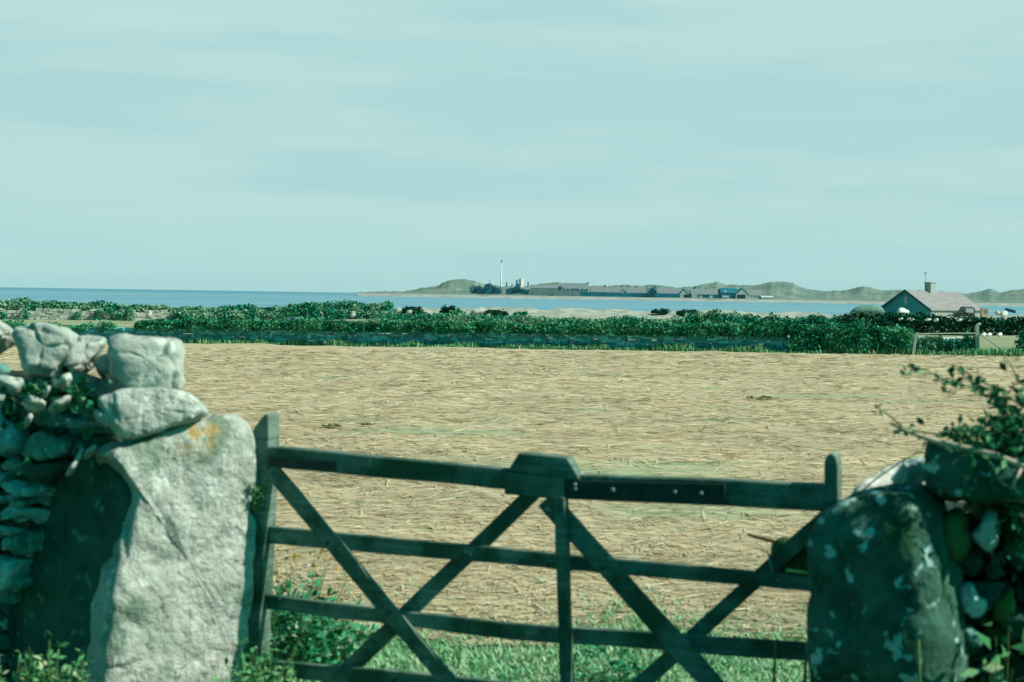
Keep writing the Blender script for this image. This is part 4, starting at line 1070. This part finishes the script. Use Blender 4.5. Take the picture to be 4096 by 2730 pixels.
# mossy stone wedged behind the hinge end
o = rock('mossy_stone', [(3085, 2200), (3095, 2165), (3130, 2145), (3165, 2150), (3200, 2135), (3240, 2095), (3290, 2060), (3340, 2080), (3340, 2330), (3110, 2330), (3092, 2260)], 6.22, (-.3, -.93, .1), 0.3, M_moss, None, 165, 0.012, p=4, nseg=44, nring=20)
tag(o, 'rounded dark mossy stone wedged behind the hinge end of the gate', 'stone')
q = MB(); q.tube([P(2990, 2138, 6.2), P(3040, 2152, 6.2), P(3100, 2168, 6.2), P(3150, 2185, 6.2)], [0.006, 0.009, 0.01, 0.01], 6)
tag(q.build('twig', M_twig, smooth=True), 'short brown twig sticking out left of the mossy stone', 'twig')

# ------------------------------------------------------------------ the gate
zR = 5.92; zL = zR * 1.17
gA = P(1040, 2100, zL); gB = P(3330, 2100, zR)
gd = Vector((gB.x - gA.x, gB.y - gA.y, 0)).normalized()      # left to right
gn = Vector((gd.y, -gd.x, 0))                                # towards the lane
if gn.y > 0: gn = -gn
def G(px, py, off=0.0): return PP(px, py, gA + gn * off, gn)
gate = thing('field_gate', 'weathered wooden field gate with crossed diagonal braces between the two stone gateposts', 'gate', G(2200, 2850))

def beam(name, p0, p1, w0, w1, off, th, mat=None, parent=None, seed=0, n=14, wob=0.06, point=None, bevel=0.006):
    """p0,p1: pixel centre-line ends, w: pixel widths across; off: front face offset toward the lane; th: thickness"""
    rg = random.Random(seed + 11); mat = mat or M_wood
    a = np.array(p0, float); b = np.array(p1, float); d = b - a; L_ = np.linalg.norm(d); d /= L_; nn = np.array([-d[1], d[0]])
    vs = []
    ph = rg.uniform(0, 9)
    for i in range(n + 1):
        t = i / n; c = a + d * L_ * t; w_ = w0 + (w1 - w0) * t
        e1 = wob * w_ * fbm((t * 3.1 + ph, seed, 0), 3); e2 = wob * w_ * fbm((t * 3.1 + ph, seed, 7), 3)
        pu = c - nn * (w_ / 2 + e1); pd = c + nn * (w_ / 2 + e2)
        f0, f1 = G(*pu, off), G(*pd, off)
        vs += [f0, f1, f1 - gn * th, f0 - gn * th]
    if point:
        for k, (idx, amt) in enumerate(point): pass
    f = [(0, 1, 2, 3), (n * 4 + 3, n * 4 + 2, n * 4 + 1, n * 4)]
    for i in range(n):
        for j in range(4):
            k = (j + 1) % 4; f.append((i * 4 + j, i * 4 + 4 + j, i * 4 + 4 + k, i * 4 + k))
    q = MB(); q.add(vs, f)
    return q.build(name, mat, parent or gate, bevel=bevel)

def poly_prism(name, pts, off, th, mat, parent=None, bevel=0.006):
    n = len(pts); fr = [G(x, y, off) for x, y in pts]; bk = [p - gn * th for p in fr]
    q = MB(); q.add(fr + bk, [tuple(range(n)), tuple(reversed(range(n, 2 * n)))] + [(i, n + i, n + (i + 1) % n, (i + 1) % n) for i in range(n)])
    return q.build(name, mat, parent or gate, bevel=bevel)

# stiles
poly_prism('latch_stile', [(1010, 1735), (1014, 1712), (1060, 1655), (1072, 1660), (1074, 1740), (1070, 1880), (1064, 2020), (1050, 2300), (1040, 2500), (1034, 2650), (964, 2650), (972, 2500), (984, 2300), (996, 2020), (1004, 1880)], 0.03, 0.105, M_wood)
poly_prism('hinge_stile', [(3297, 1850), (3304, 1828), (3318, 1815), (3332, 1815), (3345, 1830), (3352, 1860), (3354, 2100), (3350, 2760), (3290, 2760), (3294, 2100)], 0.03, 0.115, M_wood)
# rails (behind the front braces)
beam('top_rail', (1012, 1822), (2100, 1927), 84, 80, 0.028, 0.07, seed=1, n=22, wob=0.05)
beam('top_rail', (2060, 1935), (3310, 1994), 88, 108, 0.03, 0.075, seed=2, n=22, wob=0.05)
beam('rail', (1052, 2139), (3300, 2345), 70, 58, 0.002, 0.032, seed=3, n=30, wob=0.07)
beam('rail', (1050, 2408), (2000, 2524), 58, 62, 0.002, 0.032, seed=4, n=22, wob=0.10)
beam('rail', (2000, 2524), (3300, 2617), 62, 74, 0.001, 0.034, seed=5, n=22, wob=0.07)
beam('rail', (1040, 2672), (3300, 2885), 64, 70, 0.002, 0.032, seed=6, n=24, wob=0.08)
# braces
beam('brace', (1076, 1876), (1830, 2783), 60, 60, 0.036, 0.03, seed=7, n=20)
beam('brace', (2180, 1998), (2880, 2778), 78, 80, 0.038, 0.03, seed=8, n=20)
beam('brace', (2135, 1968), (1240, 2820), 62, 64, -0.034, 0.034, seed=9, n=20)
beam('brace', (3310, 2062), (2440, 2850), 64, 68, -0.036, 0.034, seed=10, n=20)
beam('upright', (2236, 1990), (2262, 2840), 44, 42, 0.072, 0.06, seed=11, n=18, wob=0.09)
# raised block on the top rail
poly_prism('top_block', [(2020, 1884), (2036, 1872), (2074, 1813), (2268, 1832), (2314, 1910), (2316, 1920)], 0.045, 0.085, M_wood)
poly_prism('splice_plate', [(2016, 1890), (2256, 1914), (2258, 2002), (2016, 1978)], 0.052, 0.022, M_wood)
# hinge strap with bolts
st = poly_prism('hinge_strap', [(2257, 1923), (2900, 1937), (2902, 2026), (2257, 1998)], 0.044, 0.012, M_iron, bevel=0.002)
for px, py, r_ in ((2304, 1938, 0.010), (2305, 1955, 0.010), (2455, 1960, 0.012), (2703, 1968, 0.010), (2808, 1973, 0.011), (3120, 1986, 0.009)):
    q = MB(); c = G(px, py, 0.036)
    q.tube([c, c + gn * 0.018, c + gn * 0.024], [r_, r_ * 0.9, r_ * 0.4], 10); q.build('bolt', M_bolt, st, True)
poly_prism('latch_plate', [(1074, 1832), (1340, 1846), (1340, 1886), (1074, 1868)], 0.036, 0.01, M_iron, bevel=0.002)
for px, py in ((2196, 2262), (1848, 2236), (2412, 2275), (1560, 2452), (3012, 2322), (2780, 2560), (1312, 2172), (1580, 2722)):
    q = MB(); c = G(px, py, 0.03)
    q.tube([c, c + gn * 0.012], 0.008, 8); q.build('nail_head', M_iron, gate, True)
# yellow twine round the rail and grey cord
q = MB(); q.tube([G(3146, 2282, 0.012), G(3175, 2285, 0.016), G(3215, 2290, 0.016), G(3254, 2296, 0.012)], 0.008, 6)
tag(q.build('twine', M_twine, smooth=True), 'short bright yellow twine tied along the middle rail by the boulder', 'twine')
q = MB(); q.tube([G(3076, 2222, -0.03), G(3086, 2262, 0.012), G(3094, 2305, 0.012)], 0.006, 6)
tag(q.build('cord', M_bolt, smooth=True), 'thin grey blue cord hanging at the edge of the mossy stone', 'cord')

# ------------------------------------------------------------------ foreground plants
def weed(name, label, base, h, spread, nst, nleaf, lsize, mat, seed, cat='plant', group=None, up=0.4, stemr=0.003, flowers=0):
    rg = np.random.default_rng(seed)
    base = Vector(base); t = thing(name, label, cat, base, group)
    q = MB(); cen = []; dirs = []
    for i in range(nst):
        a = rg.uniform(0, 2 * math.pi); r_ = spread * math.sqrt(rg.uniform(0, 1)); hh = h * rg.uniform(0.55, 1.0)
        b0 = base + Vector((math.cos(a) * r_ * 0.5, math.sin(a) * r_ * 0.5, 0)); tip = base + Vector((math.cos(a) * r_ * 1.2, math.sin(a) * r_ * 1.2, hh))
        mid = b0.lerp(tip, 0.5) + Vector((0, 0, hh * 0.08))
        q.tube([b0, mid, tip], [stemr, stemr * 0.8, stemr * 0.4], 5)
        for j in range(nleaf):
            u = rg.uniform(0.15, 1.02)
            p = (b0.lerp(mid, u * 2) if u < 0.5 else mid.lerp(tip, u * 2 - 1))
            dd = rg.normal(size=3); dd[2] = abs(dd[2]) * 0.3 + 0.1; dd /= np.linalg.norm(dd)
            cen.append(np.array(p) + dd * lsize * 0.6); dirs.append(dd)
    q.build('stems', M_stem, t)
    v, f = leaf_arrays(np.array(cen), lsize * rg.uniform(0.6, 1.3, len(cen)), up, 0.42, rg, np.array(dirs))
    mesh('foliage', v, f, mat, t)
    if flowers:
        c = np.array(cen)[rg.integers(0, len(cen), flowers)] + rg.normal(size=(flowers, 3)) * 0.02
        c[:, 2] = base.z + h * rg.uniform(0.75, 1.0, flowers)
        for cc in c:
            v, f = leaf_arrays(np.repeat(cc[None], 5, 0), 0.022, 0.5, 0.8, rg)
            mesh('flower', v, f, M_flower, t)
    return t
def gp(px, Y): return Vector(((px - 2048) / F * Y, Y, gzf(0, Y)))
weed('leafy_weed', 'pale leafy weed at the foot of the dark shaded side of the standing stone', gp(190, 6.1), 0.50, 0.13, 18, 18, 0.045, M_weed, 201, group=None)
weed('leafy_weed', 'small weed at the bottom left corner below the shaded side of the standing stone', gp(30, 6.1), 0.42, 0.15, 16, 16, 0.042, M_weed, 202)
weed('leafy_weed', 'weed against the lower left corner of the standing stone', gp(340, 6.1), 0.43, 0.10, 14, 16, 0.038, M_weed, 203)
weed('leafy_weed', 'low weed in front of the foot of the standing stone', gp(620, 6.1), 0.30, 0.24, 26, 14, 0.035, M_weed, 204)
weed('leafy_weed', 'bright weed between the standing stone and the latch stile foot', gp(1030, 6.45), 0.40, 0.18, 26, 20, 0.042, M_weed, 205)
weed('nettle_clump', 'dark green nettle clump behind the latch stile', gp(1150, 7.25), 0.50, 0.24, 34, 30, 0.058, M_nettle, 206, cat='nettles')
weed('nettle_clump', 'lighter nettle clump right of the dark one under the third rail', gp(1320, 7.4), 0.36, 0.22, 24, 24, 0.066, M_nettle, 207, cat='nettles')
weed('wild_flower', 'straggly yellow flowered weed showing above the third rail near the latch', gp(1210, 7.8), 0.60, 0.26, 22, 7, 0.034, M_tuft, 208, flowers=16)
t = weed('wall_fern', 'small pale fern growing on the upper part of the latch stile', G(1018, 2040, 0.05), 0.14, 0.045, 12, 14, 0.032, M_weed, 209, cat='fern')
weed('leafy_weed', 'green weed in the gateway between the right hand braces', gp(2500, 7.2), 0.16, 0.22, 22, 14, 0.05, M_nettle, 210)
weed('broad_leaf_weed', 'large leaved bright weed at the bottom right corner', gp(4070, 5.0), 0.88, 0.13, 12, 10, 0.085, M_weed, 211)
weed('broad_leaf_weed', 'pale leaved weed at the foot of the right hand wall', gp(3945, 5.0), 0.80, 0.10, 12, 10, 0.07, M_weed, 212)
weed('leafy_weed', 'low grassy weed in front of the dark boulder', gp(3720, 5.0), 0.66, 0.12, 10, 10, 0.05, M_weed, 213)
def stalk(label, pts, Y, r=0.004):
    q = MB(); q.tube([P(x, y, Y) for x, y in pts], [r, r * .8, r * .5][:len(pts)], 5); tag(q.build('grass_stalk', M_stem, smooth=True), label, 'stalk', 'grass stalks in front of the gate')
stalk('thin grey green stalk in front of the lowest rails left of the boulder', [(3090, 2780), (3098, 2680), (3102, 2560)], 5.9, 0.008)
stalk('thin stalk rising close along the left edge of the boulder', [(3216, 2780), (3222, 2660), (3232, 2540)], 5.7, 0.009)
stalk('green stalk standing before the bright patch on the boulder foot', [(3680, 2780), (3678, 2680), (3676, 2560)], 5.0, 0.006)

iv = thing('ivy', 'dark leafy growth hanging under the coping stones of the left wall', 'ivy', P(220, 1640, 6.55))
rgi = np.random.default_rng(55); ci = []
for (px, py, sx_, sy_, n_) in ((40, 1590, 90, 40, 26), (130, 1560, 70, 40, 26), (235, 1575, 70, 50, 30), (330, 1560, 90, 60, 44), (290, 1630, 120, 30, 26), (410, 1620, 40, 50, 18), (60, 1660, 90, 40, 14), (340, 1740, 60, 40, 12), (110, 1860, 50, 40, 8)):
    for _ in range(n_): ci.append(tuple(P(px + rgi.normal() * sx_ * .45, py + rgi.normal() * sy_ * .45, 6.60 + rgi.normal() * .03)))
v, f = leaf_arrays(np.array(ci), 0.038 * rgi.uniform(0.6, 1.3, len(ci)), 0.4, 0.75, rgi); mesh('foliage', v, f, M_bram, iv)
q = MB()
for pts in ([(380, 1700), (330, 1600), (300, 1540)], [(300, 1640), (200, 1580), (120, 1550)], [(130, 1640), (60, 1600), (10, 1580)]): q.tube([P(x, y, 6.62) for x, y in pts], 0.004, 5)
q.build('stems', M_stem, iv, True)

# bramble over the right wall
br = thing('bramble', 'bramble bush sprawling over the top of the right hand wall', 'bramble', P(4050, 1800, 5.5))
rgb = np.random.default_rng(77)
cen = []
def add_cluster(px, py, sx_, sy_, n, Y=5.30, dy=0.12):
    for _ in range(int(n * (2.4 if px > 3880 and py > 1560 else 1.3))):
        a = rgb.normal() * sx_ * 0.5; b = rgb.normal() * sy_ * 0.5
        cen.append(P(px + a, py + b, Y + rgb.normal() * dy))
for (px, py, sx_, sy_, n) in ((3640, 1475, 40, 40, 5), (3680, 1480, 40, 30, 4), (3830, 1476, 40, 14, 8), (3775, 1530, 50, 50, 10), (3835, 1540, 26, 30, 8), (3905, 1530, 40, 50, 16), (3806, 1573, 24, 12, 5), (3925, 1565, 16, 30, 5),
        (3520, 1635, 50, 20, 6), (3610, 1710, 60, 40, 14), (4060, 1455, 60, 26, 5), (4080, 1530, 30, 40, 6), (3990, 1562, 50, 30, 12), (4005, 1620, 50, 60, 22), (4080, 1590, 40, 50, 8), (4000, 1690, 110, 30, 34), (4060, 1720, 110, 80, 140),
        (3900, 1735, 110, 30, 34), (3830, 1722, 120, 18, 16), (3780, 1742, 80, 14, 8), (3950, 1960, 140, 60, 26), (4060, 2060, 80, 120, 60), (3850, 1960, 100, 50, 24), (3880, 1905, 90, 60, 20), (3760, 1990, 60, 50, 8), (4080, 2200, 50, 140, 26), (3960, 1780, 140, 50, 80), (4070, 1800, 90, 70, 110), (4000, 1890, 130, 90, 110), (3910, 1850, 110, 90, 60), (3940, 1790, 120, 40, 40), (4090, 1920, 60, 100, 50), (4180, 1750, 120, 150, 160), (4260, 1800, 150, 160, 160)):
    add_cluster(px, py, sx_, sy_, n)
cen = np.array([tuple(c) for c in cen])
v, f = leaf_arrays(cen, 0.034 * rgb.uniform(0.5, 1.4, len(cen)), 0.3, 0.55, rgb)
mesh('foliage', v, f, M_bram, br)
q = MB()
for pts in ([(4200, 1750), (4040, 1640), (3960, 1560), (3800, 1530), (3700, 1480), (3630, 1465)], [(4200, 1700), (4050, 1600), (3980, 1550), (3910, 1520)], [(4200, 1760), (3980, 1700), (3780, 1745), (3620, 1715), (3530, 1640)],
            [(3990, 1560), (3900, 1540), (3830, 1480)], [(4150, 1600), (4070, 1520), (4040, 1450)], [(3420, 1990), (3500, 1920), (3600, 1850), (3690, 1800)]):
    q.tube([P(x, y, 5.45 + 0.05 * math.sin(x)) for x, y in pts], 0.0035, 5)
q.build('stems', M_stem, br, True)
pts = [(3560, 1695), (3640, 1730), (3740, 1765), (3850, 1790), (3960, 1815), (4050, 1850), (4150, 1885), (4300, 1940)]
q = MB(); q.tube([P(x, y, 5.12 + 0.0002 * (4000 - x)) for x, y in pts], [0.004, 0.008, 0.011, 0.011, 0.013, 0.013, 0.014, 0.015], 8)
q.tube([P(4090, 1868, 5.1), P(4060, 1920, 5.08), P(4045, 1960, 5.08)], [0.009, 0.006, 0.004], 6)
q.build('cane', M_cane, br, True)

# ------------------------------------------------------------------ sea haze
hm = bpy.data.materials.new('sea_haze'); hm.use_nodes = True
ht = hm.node_tree; ht.nodes.clear()
pv = N(ht, 'ShaderNodeVolumePrincipled'); pv.inputs['Color'].default_value = (0.45, 0.90, 1.0, 1)
pv.inputs['Density'].default_value = 0.000022; pv.inputs['Anisotropy'].default_value = 0.0
L(ht, pv.outputs[0], N(ht, 'ShaderNodeOutputMaterial').inputs['Volume'])
q = MB(); q.aabox(-6200, 6200, -80, 9200, -13, 62)
hz_o = q.build('haze', hm); tag(hz_o, kind='stuff')
